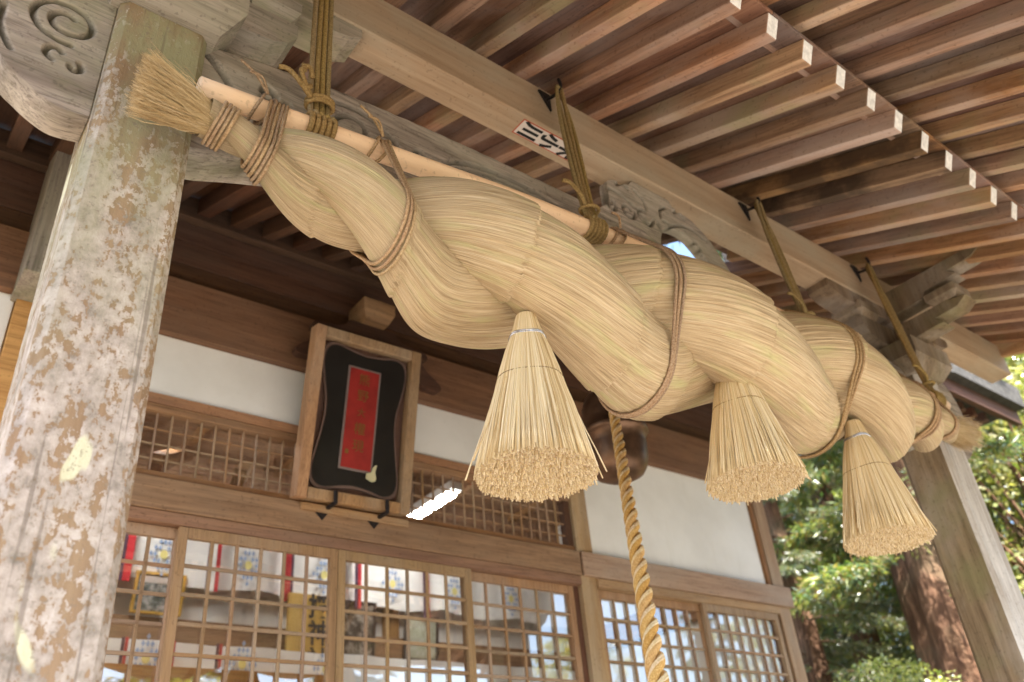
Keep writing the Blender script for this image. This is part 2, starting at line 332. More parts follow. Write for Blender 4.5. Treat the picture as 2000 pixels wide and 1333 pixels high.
def cbox(x0, x1, y0, y1, z0, z1, b=0.004):
    """box with small chamfers"""
    b = min(b, (x1 - x0) * .3, (y1 - y0) * .3, (z1 - z0) * .3)
    V = []; idx = {}
    for sx in (0, 1):
        for sy in (0, 1):
            for sz in (0, 1):
                p = (x1 if sx else x0, y1 if sy else y0, z1 if sz else z0)
                d = (-b if sx else b, -b if sy else b, -b if sz else b)
                for a in range(3):
                    q = [p[i] + (d[i] if i != a else 0) for i in range(3)]
                    # vertex lying on face 'a': inset along the two other axes
                    idx[(sx, sy, sz, a)] = len(V); V.append(q)
    Fc = []
    for a in range(3):
        o1, o2 = [i for i in range(3) if i != a]
        for s in (0, 1):
            loop = []
            for (p, q) in ((0, 0), (1, 0), (1, 1), (0, 1)):
                k = [0, 0, 0]; k[a] = s; k[o1] = p; k[o2] = q; loop.append(idx[(*k, a)])
            flip = (s == 0) ^ (a == 1)
            Fc.append(loop[::-1] if flip else loop)
    for a in range(3):
        o1, o2 = [i for i in range(3) if i != a]
        for p in (0, 1):
            for q in (0, 1):
                k0 = [0, 0, 0]; k0[o1] = p; k0[o2] = q; k0[a] = 0
                k1 = list(k0); k1[a] = 1
                f = [idx[(*k0, o1)], idx[(*k1, o1)], idx[(*k1, o2)], idx[(*k0, o2)]]
                Fc.append(f)
    for k in [(x, y, z) for x in (0, 1) for y in (0, 1) for z in (0, 1)]:
        Fc.append([idx[(*k, 0)], idx[(*k, 1)], idx[(*k, 2)]])
    # orient outward
    C = np.array([(x0 + x1) / 2, (y0 + y1) / 2, (z0 + z1) / 2]); Va = np.array(V); out = []
    for f in Fc:
        n = np.cross(Va[f[1]] - Va[f[0]], Va[f[2]] - Va[f[0]])
        out.append(f if np.dot(n, Va[f].mean(0) - C) > 0 else f[::-1])
    return V, out
def merge(*vfs):
    V = []; Fc = []
    for v, f in vfs:
        o = len(V); V += [tuple(p) for p in v]; Fc += [tuple(int(i) + o for i in q) for q in f]
    return V, Fc
def xform(vf, M):
    return [tuple(M @ Vector(p)) for p in vf[0]], vf[1]
def prism(pts, y0, y1, axis='Y', bev=0.0):
    """closed 2-D outline (u,v) extruded; axis Y: (x,z) outline, axis X: (y,z) outline"""
    n = len(pts); V = []
    for t in (y0, y1):
        for (u, v) in pts: V.append((u, t, v) if axis == 'Y' else (t, u, v))
    area = sum(pts[i][0] * pts[(i + 1) % n][1] - pts[(i + 1) % n][0] * pts[i][1] for i in range(n))
    Fc = [list(range(n)), [n + i for i in range(n)][::-1]] + [[i, n + i, n + (i + 1) % n, (i + 1) % n] for i in range(n)]
    flip = (area < 0) ^ (axis == 'X')
    # (x,z) ccw seen from -Y faces -Y ; keep front = first
    if flip: Fc = [f[::-1] for f in Fc]
    return V, Fc
def frames(P):
    P = np.asarray(P, float); T = np.gradient(P, axis=0); T /= np.linalg.norm(T, axis=1)[:, None] + 1e-12
    N = np.zeros_like(P); a = np.array([0, 0, 1.0]) if abs(T[0, 2]) < 0.9 else np.array([1.0, 0, 0])
    n = np.cross(T[0], a); n /= np.linalg.norm(n); N[0] = n
    for i in range(1, len(P)):
        n = n - T[i] * np.dot(n, T[i]); n /= np.linalg.norm(n) + 1e-12; N[i] = n
    return T, N, np.cross(T, N)
def resample(P, step):
    P = np.asarray(P, float); d = np.r_[0, np.cumsum(np.linalg.norm(np.diff(P, axis=0), axis=1))]
    n = max(2, int(d[-1] / step) + 1); s = np.linspace(0, d[-1], n)
    return np.stack([np.interp(s, d, P[:, k]) for k in range(3)], 1), s
def smoothp(pts, n=12):
    """Catmull-Rom through control points"""
    P = np.asarray(pts, float); P = np.vstack([2 * P[0] - P[1], P, 2 * P[-1] - P[-2]]); out = []
    for i in range(1, len(P) - 2):
        for t in np.linspace(0, 1, n, endpoint=False):
            out.append(0.5 * ((2 * P[i]) + (-P[i - 1] + P[i + 1]) * t + (2 * P[i - 1] - 5 * P[i] + 4 * P[i + 1] - P[i + 2]) * t * t + (-P[i - 1] + 3 * P[i] - 3 * P[i + 1] + P[i + 2]) * t ** 3))
    out.append(P[-2]); return np.array(out)
def tube(P, r, sides=8, lobes=0, pitch=0.05, depth=0.22, step=None, cap=True, rfun=None, lobemat=False):
    P = np.asarray(P, float)
    if step: P, s = resample(P, step)
    else: s = np.r_[0, np.cumsum(np.linalg.norm(np.diff(P, axis=0), axis=1))]
    T, N, B = frames(P); n = len(P); a = np.linspace(0, 2 * math.pi, sides, endpoint=False)
    rr = np.full(n, r) if rfun is None else np.array([rfun(x / (s[-1] + 1e-9)) for x in s])
    tw = 2 * math.pi * s / pitch if lobes else np.zeros(n)
    ang = a[None, :] + tw[:, None]
    R = rr[:, None] * (1 - depth * (1 - np.abs(np.cos(lobes * a / 2)))[None, :] if lobes else np.ones((1, sides)))
    V = P[:, None, :] + N[:, None, :] * (R * np.cos(ang))[..., None] + B[:, None, :] * (R * np.sin(ang))[..., None]
    V = V.reshape(-1, 3); i, j = np.meshgrid(np.arange(n - 1), np.arange(sides), indexing='ij')
    j2 = (j + 1) % sides; Fc = np.stack([i * sides + j, i * sides + j2, (i + 1) * sides + j2, (i + 1) * sides + j], -1).reshape(-1, 4)
    if cap:
        V = np.vstack([V, P[0], P[-1]]); k = np.arange(sides); k2 = (k + 1) % sides; c0 = n * sides; c1 = c0 + 1; b0 = (n - 1) * sides
        Fc = np.vstack([Fc, np.stack([k2, k, np.full(sides, c0), np.full(sides, c0)], 1), np.stack([b0 + k, b0 + k2, np.full(sides, c1), np.full(sides, c1)], 1)])
    return V, Fc
def tubes_merge(lst):
    V = []; Fc = []; o = 0
    for v, f in lst: V.append(v); Fc.append(f + o); o += len(v)
    return np.vstack(V), np.vstack(Fc)
def tubemesh(name, lst, mat, smooth=True):
    V, Fc = tubes_merge(lst)
    # degenerate quads at caps become triangles
    faces = [tuple(f) if f[2] != f[3] else tuple(f[:3]) for f in Fc.tolist()]
    return mesh(name, V, faces, mat, smooth)
def lathe(prof, sides=40, c=(0, 0, 0)):
    V = []; n = len(prof)
    for (r, z) in prof:
        for k in range(sides):
            a = 2 * math.pi * k / sides; V.append((c[0] + r * math.cos(a), c[1] + r * math.sin(a), c[2] + z))
    Fc = [[i * sides + k, i * sides + (k + 1) % sides, (i + 1) * sides + (k + 1) % sides, (i + 1) * sides + k] for i in range(n - 1) for k in range(sides)]
    return V, Fc
def text_vf(body, size, extrude=0.0015, bold=0.0):
    c = bpy.data.curves.new("txt", 'FONT'); c.body = body; c.size = size; c.extrude = extrude; c.align_x = 'CENTER'; c.align_y = 'CENTER'
    c.resolution_u = 3; c.offset = bold
    o = bpy.data.objects.new("txt", c); COL.objects.link(o); bpy.context.view_layer.update()
    me = bpy.data.meshes.new_from_object(o.evaluated_get(bpy.context.evaluated_depsgraph_get()))
    V = [tuple(v.co) for v in me.vertices]; Fc = [tuple(p.vertices) for p in me.polygons]
    bpy.data.objects.remove(o); bpy.data.curves.remove(c); bpy.data.meshes.remove(me); return V, Fc

# ------------------------------------------------------------------ setting: ground
V, Fc = [], []
N = 60; gx = np.linspace(-150, 150, N); gy = np.linspace(-150, 150, N)
for y in gy:
    for x in gx:
        d = math.hypot(x - 2, y - 2); h = max(0, (d - 14)) * 0.10 + 0.6 * math.sin(x * .13) * math.cos(y * .11) * min(1, max(0, (d - 12) / 20))
        V.append((x, y, h if d > 14 else 0))
Fc = [(j * N + i, j * N + i + 1, (j + 1) * N + i + 1, (j + 1) * N + i) for j in range(N - 1) for i in range(N - 1)]
gv = obj("bounce_paving", mesh("bounce_paving", *cbox(-1.6, 6.6, -3.4, 2.34, -0.10, 0.03, .02), flat("pale added bounce paving", (0.42, 0.39, 0.345), 0.85, nscale=6, namt=0.2))); gv["kind"] = "structure"  # added out of view: pale slab bouncing sunlight up onto the rafters
g = obj("ground", mesh("ground", V, Fc, GROUND, True)); g["kind"] = "structure"

# ------------------------------------------------------------------ the shrine building
HALL = thing("shrine_building", "timber shrine hall with white plaster walls, lattice doors and a raftered porch roof", "shrine", (2.6, 4.0, 0))
PIL_X = (0.325, 4.83); PIL_Y = 1.98
def chamfer_post(cx, cy, w, z0, z1, ch):
    h = w / 2; o = [(-h + ch, -h), (h - ch, -h), (h, -h + ch), (h, h - ch), (h - ch, h), (-h + ch, h), (-h, h - ch), (-h, -h + ch)]
    zs = np.linspace(z0, z1, 24); V = [(cx + x, cy + y, z) for z in zs for (x, y) in o]
    Fc = [[i * 8 + k, i * 8 + (k + 1) % 8, (i + 1) * 8 + (k + 1) % 8, (i + 1) * 8 + k] for i in range(23) for k in range(8)]
    Fc += [list(range(8))[::-1], [23 * 8 + k for k in range(8)]]; return V, Fc
for x in PIL_X:
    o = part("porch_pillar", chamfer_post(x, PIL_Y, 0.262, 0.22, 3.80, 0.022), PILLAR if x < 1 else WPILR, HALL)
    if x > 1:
        o.data.materials.append(WSKYLIT)
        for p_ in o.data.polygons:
            if p_.normal.y < -.5: p_.material_index = 1  # front face and chamfers take the painted skylight tone
    o["label"] = "porch pillar crusted with pale lichen, left" if x < 1 else "grey weathered porch pillar, right"
    part("base_stone", cbox(x - .24, x + .24, PIL_Y - .24, PIL_Y + .24, -0.05, 0.22, 0.02), STONE, HALL)

# --- carved timbers: height fields with real grooves
def spiral(cx, cz, r0, r1, a0, turns, n=90, sgn=1, ax=1.0, az=1.0):
    t = np.linspace(0, 1, n); a = a0 + sgn * t * turns * 2 * math.pi; r = r0 + (r1 - r0) * t
    return np.stack([cx + ax * r * np.cos(a), cz + az * r * np.sin(a)], 1)
HF_GROOVE = [None]
def carved(name, VF, mat, parent):
    o = part(name, VF, mat, parent); at = o.data.attributes.new('grime', 'FLOAT', 'POINT'); at.data.foreach_set('value', HF_GROOVE[0].astype(np.float32)); return o
def heightface(outline, lines, cell, yf, thick, wid=0.011, dep=0.012):
    """front face of a plank at y=yf cut to a closed (x,z) outline, with round grooves along polylines, extruded back"""
    ol = np.asarray(outline, float); x0, z0 = ol.min(0); x1, z1 = ol.max(0)
    nx = int((x1 - x0) / cell) + 1; nz = max(8, int((z1 - z0) / cell) + 1)
    # columns follow the outline's top and bottom curve so that the edge stays clean
    xs = np.linspace(x0 + 1e-4, x1 - 1e-4, nx)
    top = np.zeros(nx); bot = np.zeros(nx); P = ol; Q = np.roll(ol, -1, 0)
    for i, x in enumerate(xs):
        m = ((P[:, 0] <= x) & (Q[:, 0] > x)) | ((Q[:, 0] <= x) & (P[:, 0] > x)); p = P[m]; q = Q[m]
        z = p[:, 1] + (x - p[:, 0]) / (q[:, 0] - p[:, 0]) * (q[:, 1] - p[:, 1]); top[i] = z.max(); bot[i] = z.min()
    t = np.linspace(0, 1, nz); X = np.repeat(xs[:, None], nz, 1); Z = bot[:, None] + (top - bot)[:, None] * t[None, :]
    D = np.full(X.shape, 9.0); WD = np.full(X.shape, wid)
    for ln in lines:
        ln = np.asarray(ln)
        for k in range(0, len(ln) - 1):
            a, b = ln[k], ln[k + 1]; d = b - a; L = d @ d + 1e-12
            u = np.clip(((X - a[0]) * d[0] + (Z - a[1]) * d[1]) / L, 0, 1)
            dd = np.hypot(X - a[0] - u * d[0], Z - a[1] - u * d[1]); D = np.minimum(D, dd)
    g = np.clip(1 - D / wid, 0, 1); g = g * g * (3 - 2 * g)
    nzv = np.sin(X * 61 + Z * 23) * np.sin(Z * 97 + X * 11) * 0.0012
    Y = yf + g * dep + nzv
    V = np.stack([X, Y, Z], -1).reshape(-1, 3); i, j = np.meshgrid(np.arange(nx - 1), np.arange(nz - 1), indexing='ij')
    Fq = np.stack([i * nz + j, (i + 1) * nz + j, (i + 1) * nz + j + 1, i * nz + j + 1], -1).reshape(-1, 4)
    nb = len(V); Vb = []; Fs = []; GR = g.ravel()
    ring = [(i, 0) for i in range(nx)] + [(nx - 1, j) for j in range(1, nz)] + [(i, nz - 1) for i in range(nx - 2, -1, -1)] + [(0, j) for j in range(nz - 2, 0, -1)]
    for (a, b) in ring: v = V[a * nz + b]; Vb.append((v[0], yf + thick, v[2]))
    m = len(ring)
    for k in range(m):
        a = ring[k][0] * nz + ring[k][1]; k2 = (k + 1) % m; b = ring[k2][0] * nz + ring[k2][1]
        Fs.append((b, a, nb + k, nb + k2))
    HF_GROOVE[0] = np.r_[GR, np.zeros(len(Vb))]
    return np.vstack([V, Vb]), np.vstack([Fq, np.array(Fs)])

# rainbow beam between the pillars
kx = np.linspace(0.456, 4.70, 60); mid = 2.58
ktop = 3.955 - 0.10 * np.clip(np.abs(kx - mid) / 2.12, 0, 1) ** 5 - 0.03 * (np.abs(kx - mid) / 2.12) ** 2
ktop = ktop - 0.085 * np.clip((kx - 2.48) / 0.16, 0, 1) ** 1.5 * np.clip((4.3 - kx) / .4, 0, 1)
kbot = 3.58 - 0.21 * np.clip((np.abs(kx - mid) - 1.2) / 0.9, 0, 1) ** 2
out = [(x, z) for x, z in zip(kx, kbot)] + [(x, z) for x, z in zip(kx[::-1], ktop[::-1])]
lines = []
for s in (1, -1):
    f = lambda a: np.stack([mid + s * (a[:, 0] - mid), a[:, 1]], 1) * np.array([1, 1])
    L = [spiral(1.00, 3.755, 0.035, 0.10, math.radians(-60), 0.95, 80, 1, 0.95, 0.85), smoothp([(0.90, 3.845), (1.02, 3.855), (1.13, 3.815), (1.185, 3.74), (1.19, 3.66)])[:, :2] ,
         spiral(1.265, 3.775, 0.015, 0.045, math.radians(160), 0.85, 40, -1), spiral(1.335, 3.765, 0.015, 0.045, math.radians(160), 0.8, 40, -1),
         smoothp([(1.38, 3.80), (1.50, 3.85), (1.70, 3.875), (1.90, 3.86), (2.05, 3.82)])[:, :2], smoothp([(1.39, 3.775), (1.51, 3.822), (1.70, 3.848), (1.88, 3.835), (2.03, 3.79)])[:, :2],
         smoothp([(0.46, 3.80), (0.52, 3.74), (0.57, 3.67), (0.60, 3.60)])[:, :2], smoothp([(0.66, 3.74), (0.67, 3.765), (0.70, 3.75), (0.71, 3.72)])[:, :2],
         smoothp([(0.66, 3.715), (0.70, 3.712), (0.75, 3.73)])[:, :2], smoothp([(0.74, 3.69), (0.76, 3.66), (0.755, 3.63)])[:, :2],
         smoothp([(0.47, 3.47), (0.52, 3.50), (0.58, 3.47), (0.66, 3.44)])[:, :2]]
    lines += [f(np.asarray(a)) for a in L]
carved("rainbow_beam", heightface(out, lines, 0.006, 1.90, 0.15, 0.016, 0.032), WGREY[0], HALL)
# carved noses of the rainbow beam outside the pillars
nose = smoothp([(0.193, 3.335), (0.12, 3.325), (0.065, 3.345), (0.02, 3.375), (-0.035, 3.42), (-0.082, 3.51), (-0.105, 3.62), (-0.095, 3.73), (-0.05, 3.83), (0.03, 3.885), (0.12, 3.90), (0.193, 3.90)], 6)[:, :2]
nl = [spiral(0.080, 3.655, 0.026, 0.100, math.radians(60), 1.62, 130, 1, 1.0, 0.88), spiral(0.075, 3.52, 0.016, 0.03, math.radians(40), 0.6, 24, 1), spiral(0.125, 3.495, 0.010, 0.022, math.radians(200), 0.6, 20, 1),
      smoothp([(-0.075, 3.62), (-0.07, 3.55), (-0.05, 3.50), (-0.03, 3.47)])]
o = carved("beam_nose", heightface(nose, nl, 0.004, 1.895, 0.115, 0.0115, 0.026), WGREY[0], HALL)
o["label"] = "round carved beam nose with a spiral, beside the lichen pillar"
mir = lambda a: np.stack([2 * mid - np.asarray(a)[:, 0], np.asarray(a)[:, 1]], 1)
o = carved("beam_nose", heightface(mir(nose), [mir(a) for a in nl], 0.008, 1.895, 0.16, 0.011, 0.014), WGREY[0], HALL)

# eaves purlin carrying the porch rafters
part("eaves_beam", cbox(-0.75, 6.5, 1.90, 2.055, 4.325, 4.578, 0.006), WKETA, HALL)
# frog-leg strut
def frogleg(cx, z0, z1, w):
    h = z1 - z0; half = [(0, 0.30), (0.16, 0.34), (0.26, 0.22), (0.36, 0.02), (0.47, -0.02), (0.5, 0.05), (0.475, 0.17), (0.40, 0.34), (0.36, 0.52), (0.40, 0.62), (0.38, 0.76), (0.24, 0.80), (0.17, 0.92), (0.15, 1.0), (0, 1.0)]
    hp = smoothp([(a, b) for a, b in half], 4)[:, :2]
    L = [(cx + a * w, z0 + b * h) for a, b in hp]; R = [(cx - a * w, z0 + b * h) for a, b in hp[::-1]]
    return L + R[1:]
kg = frogleg(2.66, 3.93, 4.325, 0.92)
kg = smoothp([(2.27, 3.93, 0), (2.255, 3.99, 0), (2.30, 4.05, 0), (2.36, 4.09, 0), (2.375, 4.16, 0), (2.35, 4.22, 0), (2.40, 4.26, 0), (2.50, 4.28, 0), (2.54, 4.322, 0)], 4)[:, :2].tolist() + smoothp([(2.80, 4.322, 0), (2.84, 4.28, 0), (2.95, 4.26, 0), (3.06, 4.19, 0), (3.14, 4.09, 0), (3.20, 4.0, 0), (3.25, 3.93, 0)], 4)[:, :2].tolist() + smoothp([(3.075, 3.93, 0), (3.01, 4.03, 0), (2.89, 4.13, 0), (2.76, 4.125, 0), (2.69, 4.06, 0), (2.65, 3.93, 0)], 4)[:, :2].tolist()
kgl = []
for s in (1, -1):
    kgl += [np.array([(2.66 + s * (a - 2.66), b) for a, b in q]) for q in (
        spiral(2.47, 4.10, 0.02, 0.05, 0.3, 1.0, 40), spiral(2.36, 4.08, 0.012, 0.032, 2.0, 0.9, 30), smoothp([(2.28, 4.16), (2.40, 4.19), (2.52, 4.15), (2.60, 4.08)])[:, :2],
        smoothp([(2.42, 4.24), (2.46, 4.27), (2.50, 4.25)])[:, :2], smoothp([(2.55, 4.26), (2.6, 4.22), (2.61, 4.17)])[:, :2], spiral(2.585, 4.12, 0.03, 0.06, 1.2, 0.8, 40))]
carved("frog_leg_strut", heightface(kg, kgl, 0.006, 1.945, 0.05, 0.013, 0.018), WGREY[0], HALL)

# bracket complexes on the pillars
def masu(cx, cy, z0, z1, w):
    h = w / 2; b = h * 0.72; zm = z0 + (z1 - z0) * 0.45
    V = [(cx + sx * b, cy + sy * b, z0) for sx, sy in ((-1, -1), (1, -1), (1, 1), (-1, 1))]
    V += [(cx + sx * h, cy + sy * h, zm) for sx, sy in ((-1, -1), (1, -1), (1, 1), (-1, 1))] + [(cx + sx * h, cy + sy * h, z1) for sx, sy in ((-1, -1), (1, -1), (1, 1), (-1, 1))]
    Fc = [[3, 2, 1, 0], [8, 9, 10, 11]] + [[r * 4 + k, r * 4 + (k + 1) % 4, (r + 1) * 4 + (k + 1) % 4, (r + 1) * 4 + k] for r in (0, 1) for k in range(4)]
    return V, Fc
def arm(c, half, z0, z1, axis, y0, y1):
    """bracket arm with its lower corners rounded"""
    h = z1 - z0; o = [(c - half, z1), (c - half, z0 + h * .55), (c - half * .93, z0 + h * .25), (c - half * .8, z0 + h * .06), (c - half * .62, z0), (c + half * .62, z0), (c + half * .8, z0 + h * .06), (c + half * .93, z0 + h * .25), (c + half, z0 + h * .55), (c + half, z1)]
    return prism(o[::-1], y0, y1, axis)
def nosepiece(y_tip, y_in, z0, z1, x0, x1):
    h = z1 - z0; L = y_in - y_tip
    o = [(y_in, z0), (y_in, z1), (y_tip + L * .10, z1), (y_tip, z1 - h * .12), (y_tip + L * .06, z1 - h * .38), (y_tip + L * .20, z1 - h * .42), (y_tip + L * .16, z1 - h * .68), (y_tip + L * .34, z1 - h * .74), (y_tip + L * .36, z0 + h * .04), (y_tip + L * .5, z0)]
    return prism(o, x0, x1, 'X')
for x in PIL_X:
    GW = WGREY if x < 1 else [WPILR] * 3
    br = obj("bracket_set", mesh("bracket_set", *masu(x, 1.98, 3.802, 4.0, 0.43), GW[0]), HALL)
    PINV[br.name] = Matrix.Identity(4)
    def sub(n, vf, m):
        return part(n, vf, m, br)
    sub("bracket_arm", arm(x, 0.44, 4.002, 4.15, 'Y', 1.905, 2.055), GW[0])
    sub("bracket_arm", nosepiece(1.44, 2.5, 3.995, 4.165, x - .072, x + .072), GW[1])
    for dx in (-0.34, 0, 0.34): sub("bearing_block", masu(x + dx, 1.98, 4.152, 4.245, 0.2), GW[0])
    sub("bearing_block", masu(x, 1.56, 4.167, 4.25, 0.19), GW[1])
    sub("upper_bracket_arm", arm(x, 0.70, 4.225, 4.323, 'Y', 1.908, 2.05), GW[0])
    sub("nose_arm", nosepiece(1.26, 2.4, 4.252, 4.42, x - .065, x + .065), GW[1])

# rafters and sheathing of the porch: pitch .43, eaves layer above
SL = 0.43; SP = 0.228; XE = 2.331
def slope_rafter(name, w, h, L, mats, bevel=0.003, endcap=True, tilt=0.0):
    V, Fc = cbox(-w, 0, 0, L, 0, h, bevel); mi = []
    for f in Fc:
        ys = [V[i][1] for i in f]; mi.append(1 if (endcap and len(f) == 4 and max(ys) < 1e-6) else 0)
    V = [(x, y + (z * tilt if y < L / 2 else 0), z) for x, y, z in V]   # plumb-cut end
    return mesh(name, V, Fc, mats, mi=mi)
def sheath(name, w, L, mat):
    return mesh(name, *cbox(0.001, w - 0.001, 0, L, 0, 0.014, 0.002), mat)
A1 = math.atan(SL); c1 = math.cos(A1)
RL = (3.7 - 0.945) / c1; RH = 0.094
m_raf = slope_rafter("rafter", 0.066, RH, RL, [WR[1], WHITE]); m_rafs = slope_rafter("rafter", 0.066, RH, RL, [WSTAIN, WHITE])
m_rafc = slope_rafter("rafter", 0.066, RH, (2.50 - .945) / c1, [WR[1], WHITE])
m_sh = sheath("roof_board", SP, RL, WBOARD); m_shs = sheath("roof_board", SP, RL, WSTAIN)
SL2 = 0.46; A2 = math.atan(SL2); c2 = math.cos(A2); HL = (1.36 + 0.62) / c2
m_hien = slope_rafter("eaves_rafter", 0.058, 0.088, HL, [WR[1], WHITE]); m_sh2 = sheath("roof_board", SP, HL, WBOARD)
zr = lambda y: 4.58 + SL * (y - 1.9)
zh = lambda y: 4.375 + SL2 * (y - 0.97)
k0, k1 = -13, 18
for k in range(k0, k1 + 1):
    x = XE + SP * k; st = k in (5, 6)
    j = random.uniform(-.004, .004)
    obj("rafter", m_rafc if k in (7, 8) else m_rafs if st else m_raf, HALL, (x + j, 0.945 + random.uniform(-.006, .006), zr(0.945) + 0.001), (A1, 0, 0))
    obj("eaves_rafter", m_hien, HALL, (x - .006 + j, -0.62, zh(-0.62)), (A2, 0, 0))
    if k < k1:
        if not (k in (6, 7, 8)):
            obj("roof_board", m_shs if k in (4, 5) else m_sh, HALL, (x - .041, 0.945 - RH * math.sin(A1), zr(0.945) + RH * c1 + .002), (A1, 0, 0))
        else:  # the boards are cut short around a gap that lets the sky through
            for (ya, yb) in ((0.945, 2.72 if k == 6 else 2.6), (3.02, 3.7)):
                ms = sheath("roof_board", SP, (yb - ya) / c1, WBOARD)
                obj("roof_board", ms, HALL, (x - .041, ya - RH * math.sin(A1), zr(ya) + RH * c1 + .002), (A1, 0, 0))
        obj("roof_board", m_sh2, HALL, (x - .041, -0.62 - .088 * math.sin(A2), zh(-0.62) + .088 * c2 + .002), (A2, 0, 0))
XL = XE + SP * k0 - .09; XR = XE + SP * k1 + .02
kioi = cbox(XL, XR, 0.992, 1.05, zr(1.02) + RH * c1 + .02, zh(1.02) - 0.002, 0.003)
part("eaves_batten", kioi, WR[0], HALL)
part("fascia_board", cbox(XL, XR, -0.68, -0.64, zh(-0.62) - 0.03, zh(-0.62) + 0.22, 0.004), WR[0], HALL)
# barge boards on both gable sides
for x in (XL - .06, XR):
    bb = prism([(-0.7, zh(-0.7) - .08), (0.97, zh(0.97) - .12), (1.9, zr(1.9) - .10), (3.7, zr(3.7) - .10), (3.7, zr(3.7) + .30), (1.9, zr(1.9) + .30), (0.97, zh(0.97) + .26), (-0.7, zh(-0.7) + .28)], x, x + .055, 'X')
    part("barge_board", bb, WR[1], HALL)
# bark roofing over the porch in pieces that leave the same gap open
def slab(x0, x1, ya, yb, zf, t0, t1):
    pts = [(ya, zf(ya) + t0), (yb, zf(yb) + t0), (yb, zf(yb) + t1), (ya, zf(ya) + t1)]
    return prism(pts, x0, x1, 'X')
roof = [slab(XL - .15, XR + .2, -0.85, 1.0, zh, 0.14, 0.30), slab(XL - .15, XR + .2, 1.0, 2.9, zr, 0.185, 0.42),
        slab(XL - .15, 3.84, 2.9, 4.2, zr, 0.185, 0.42), slab(4.95, XR + .2, 2.9, 4.2, zr, 0.185, 0.42), slab(3.84, 4.95, 3.3, 4.2, zr, 0.185, 0.42)]
# slots above the open boards
x_a, x_b = XE + SP * 6 - .06, XE + SP * 8
roof[1] = merge(slab(XL - .15, x_a, 1.0, 2.9, zr, 0.185, 0.42), slab(x_b + .55, XR + .2, 1.0, 2.9, zr, 0.185, 0.42), slab(x_a, x_b + .55, 1.0, 2.62, zr, 0.185, 0.42))
part("porch_roof", merge(*roof), ROOFM, HALL)

# --- hall facade (wall plane y = 4)
YW = 4.0
def hb(name, x0, x1, z0, z1, yf=0.03, yb=0.06, mat=None, par=None, b=0.003):
    return part(name, cbox(x0, x1, YW - yf, YW + yb, z0, z1, b), mat, par or HALL)
hb("hall_post", 0.30, 0.46, 0.3, 4.07, 0.035, 0.09, WORANGE)
hb("hall_post", 3.785, 3.925, 0.3, 4.07, 0.035, 0.09, WNAG[2]); hb("hall_post", 5.875, 6.02, 0.3, 4.07, 0.035, 0.09, WNAG[2])
hb("hall_post", -3.0, -2.84, 0.3, 4.07, 0.035, 0.09, WHALL[2])
hb("post_sleeve", 0.275, 0.485, 4.03, 5.35, 0.30, 0.0, WGREY[2])
hb("lintel_rail", 0.463, 3.782, 3.09, 3.25, 0.055, 0.02, WHALL[0]); hb("lintel_rail", 3.80, 6.06, 3.092, 3.25, 0.06, 0.02, WNAG[0])
hb("door_head", 0.463, 3.782, 3.03, 3.088, 0.045, 0.06, WHALL[0]); hb("door_head", 3.928, 5.872, 3.03, 3.090, 0.045, 0.06, WNAG[0])
hb("wall_rail", 0.463, 3.782, 3.655, 3.71, 0.022, 0.06, WHALL[0])
hb("wall_panel", 0.463, 3.782, 3.712, 4.068, 0.0, 0.05, PLASTER); hb("wall_panel", 3.928, 5.835, 3.252, 4.068, 0.0, 0.05, PLASTER)
hb("wall_panel", -2.83, 0.295, 3.252, 4.068, 0.0, 0.05, PLASTER); hb("wall_panel", -2.83, 0.295, 0.95, 3.08, 0.0, 0.05, PLASTER)
hb("lintel_rail", -2.84, 0.298, 3.085, 3.25, 0.05, 0.02, WHALL[0])
hb("jamb_strip", 5.838, 5.872, 3.252, 4.068, 0.025, 0.05, WHALL[2])
# transom
hb("transom_sill", 0.463, 3.782, 3.252, 3.292, 0.02, 0.06, WHALL[0]); hb("transom_head", 0.463, 3.782, 3.612, 3.652, 0.02, 0.06, WHALL[0])
hb("transom_post", 2.10, 2.15, 3.294, 3.610, 0.018, 0.05, WHALL[2])
hb("transom_jamb", 3.735, 3.782, 3.294, 3.610, 0.012, 0.05, WDARK[2])
bv = mesh("lattice_bar", *cbox(-.0045, .0045, -.006, .006, 3.294, 3.610, .001), WDOOR[2]); 
for k in range(43):
    x = 0.51 + k * 0.075
    if 2.09 < x < 2.16 or x > 3.73: continue
    obj("lattice_bar", bv, HALL, (x, YW + .004, 0))
bh = mesh("lattice_bar", *cbox(0, 1, -.005, .005, -.004, .004, .001), WDOOR[0])
for z in (3.365, 3.445, 3.525):
    for (xa, xb) in ((0.463, 2.098), (2.152, 3.733)):
        o = obj("lattice_bar", bh, HALL, (xa, YW + .013, z)); o.scale = (xb - xa, 1, 1)
part("transom_glass", ([(0.463, YW + .03, 3.293), (2.099, YW + .03, 3.293), (2.099, YW + .03, 3.611), (0.463, YW + .03, 3.611), (2.151, YW + .03, 3.293), (3.734, YW + .03, 3.293), (3.734, YW + .03, 3.611), (2.151, YW + .03, 3.611)], [(0, 1, 2, 3), (4, 5, 6, 7)]), GLASS, HALL)
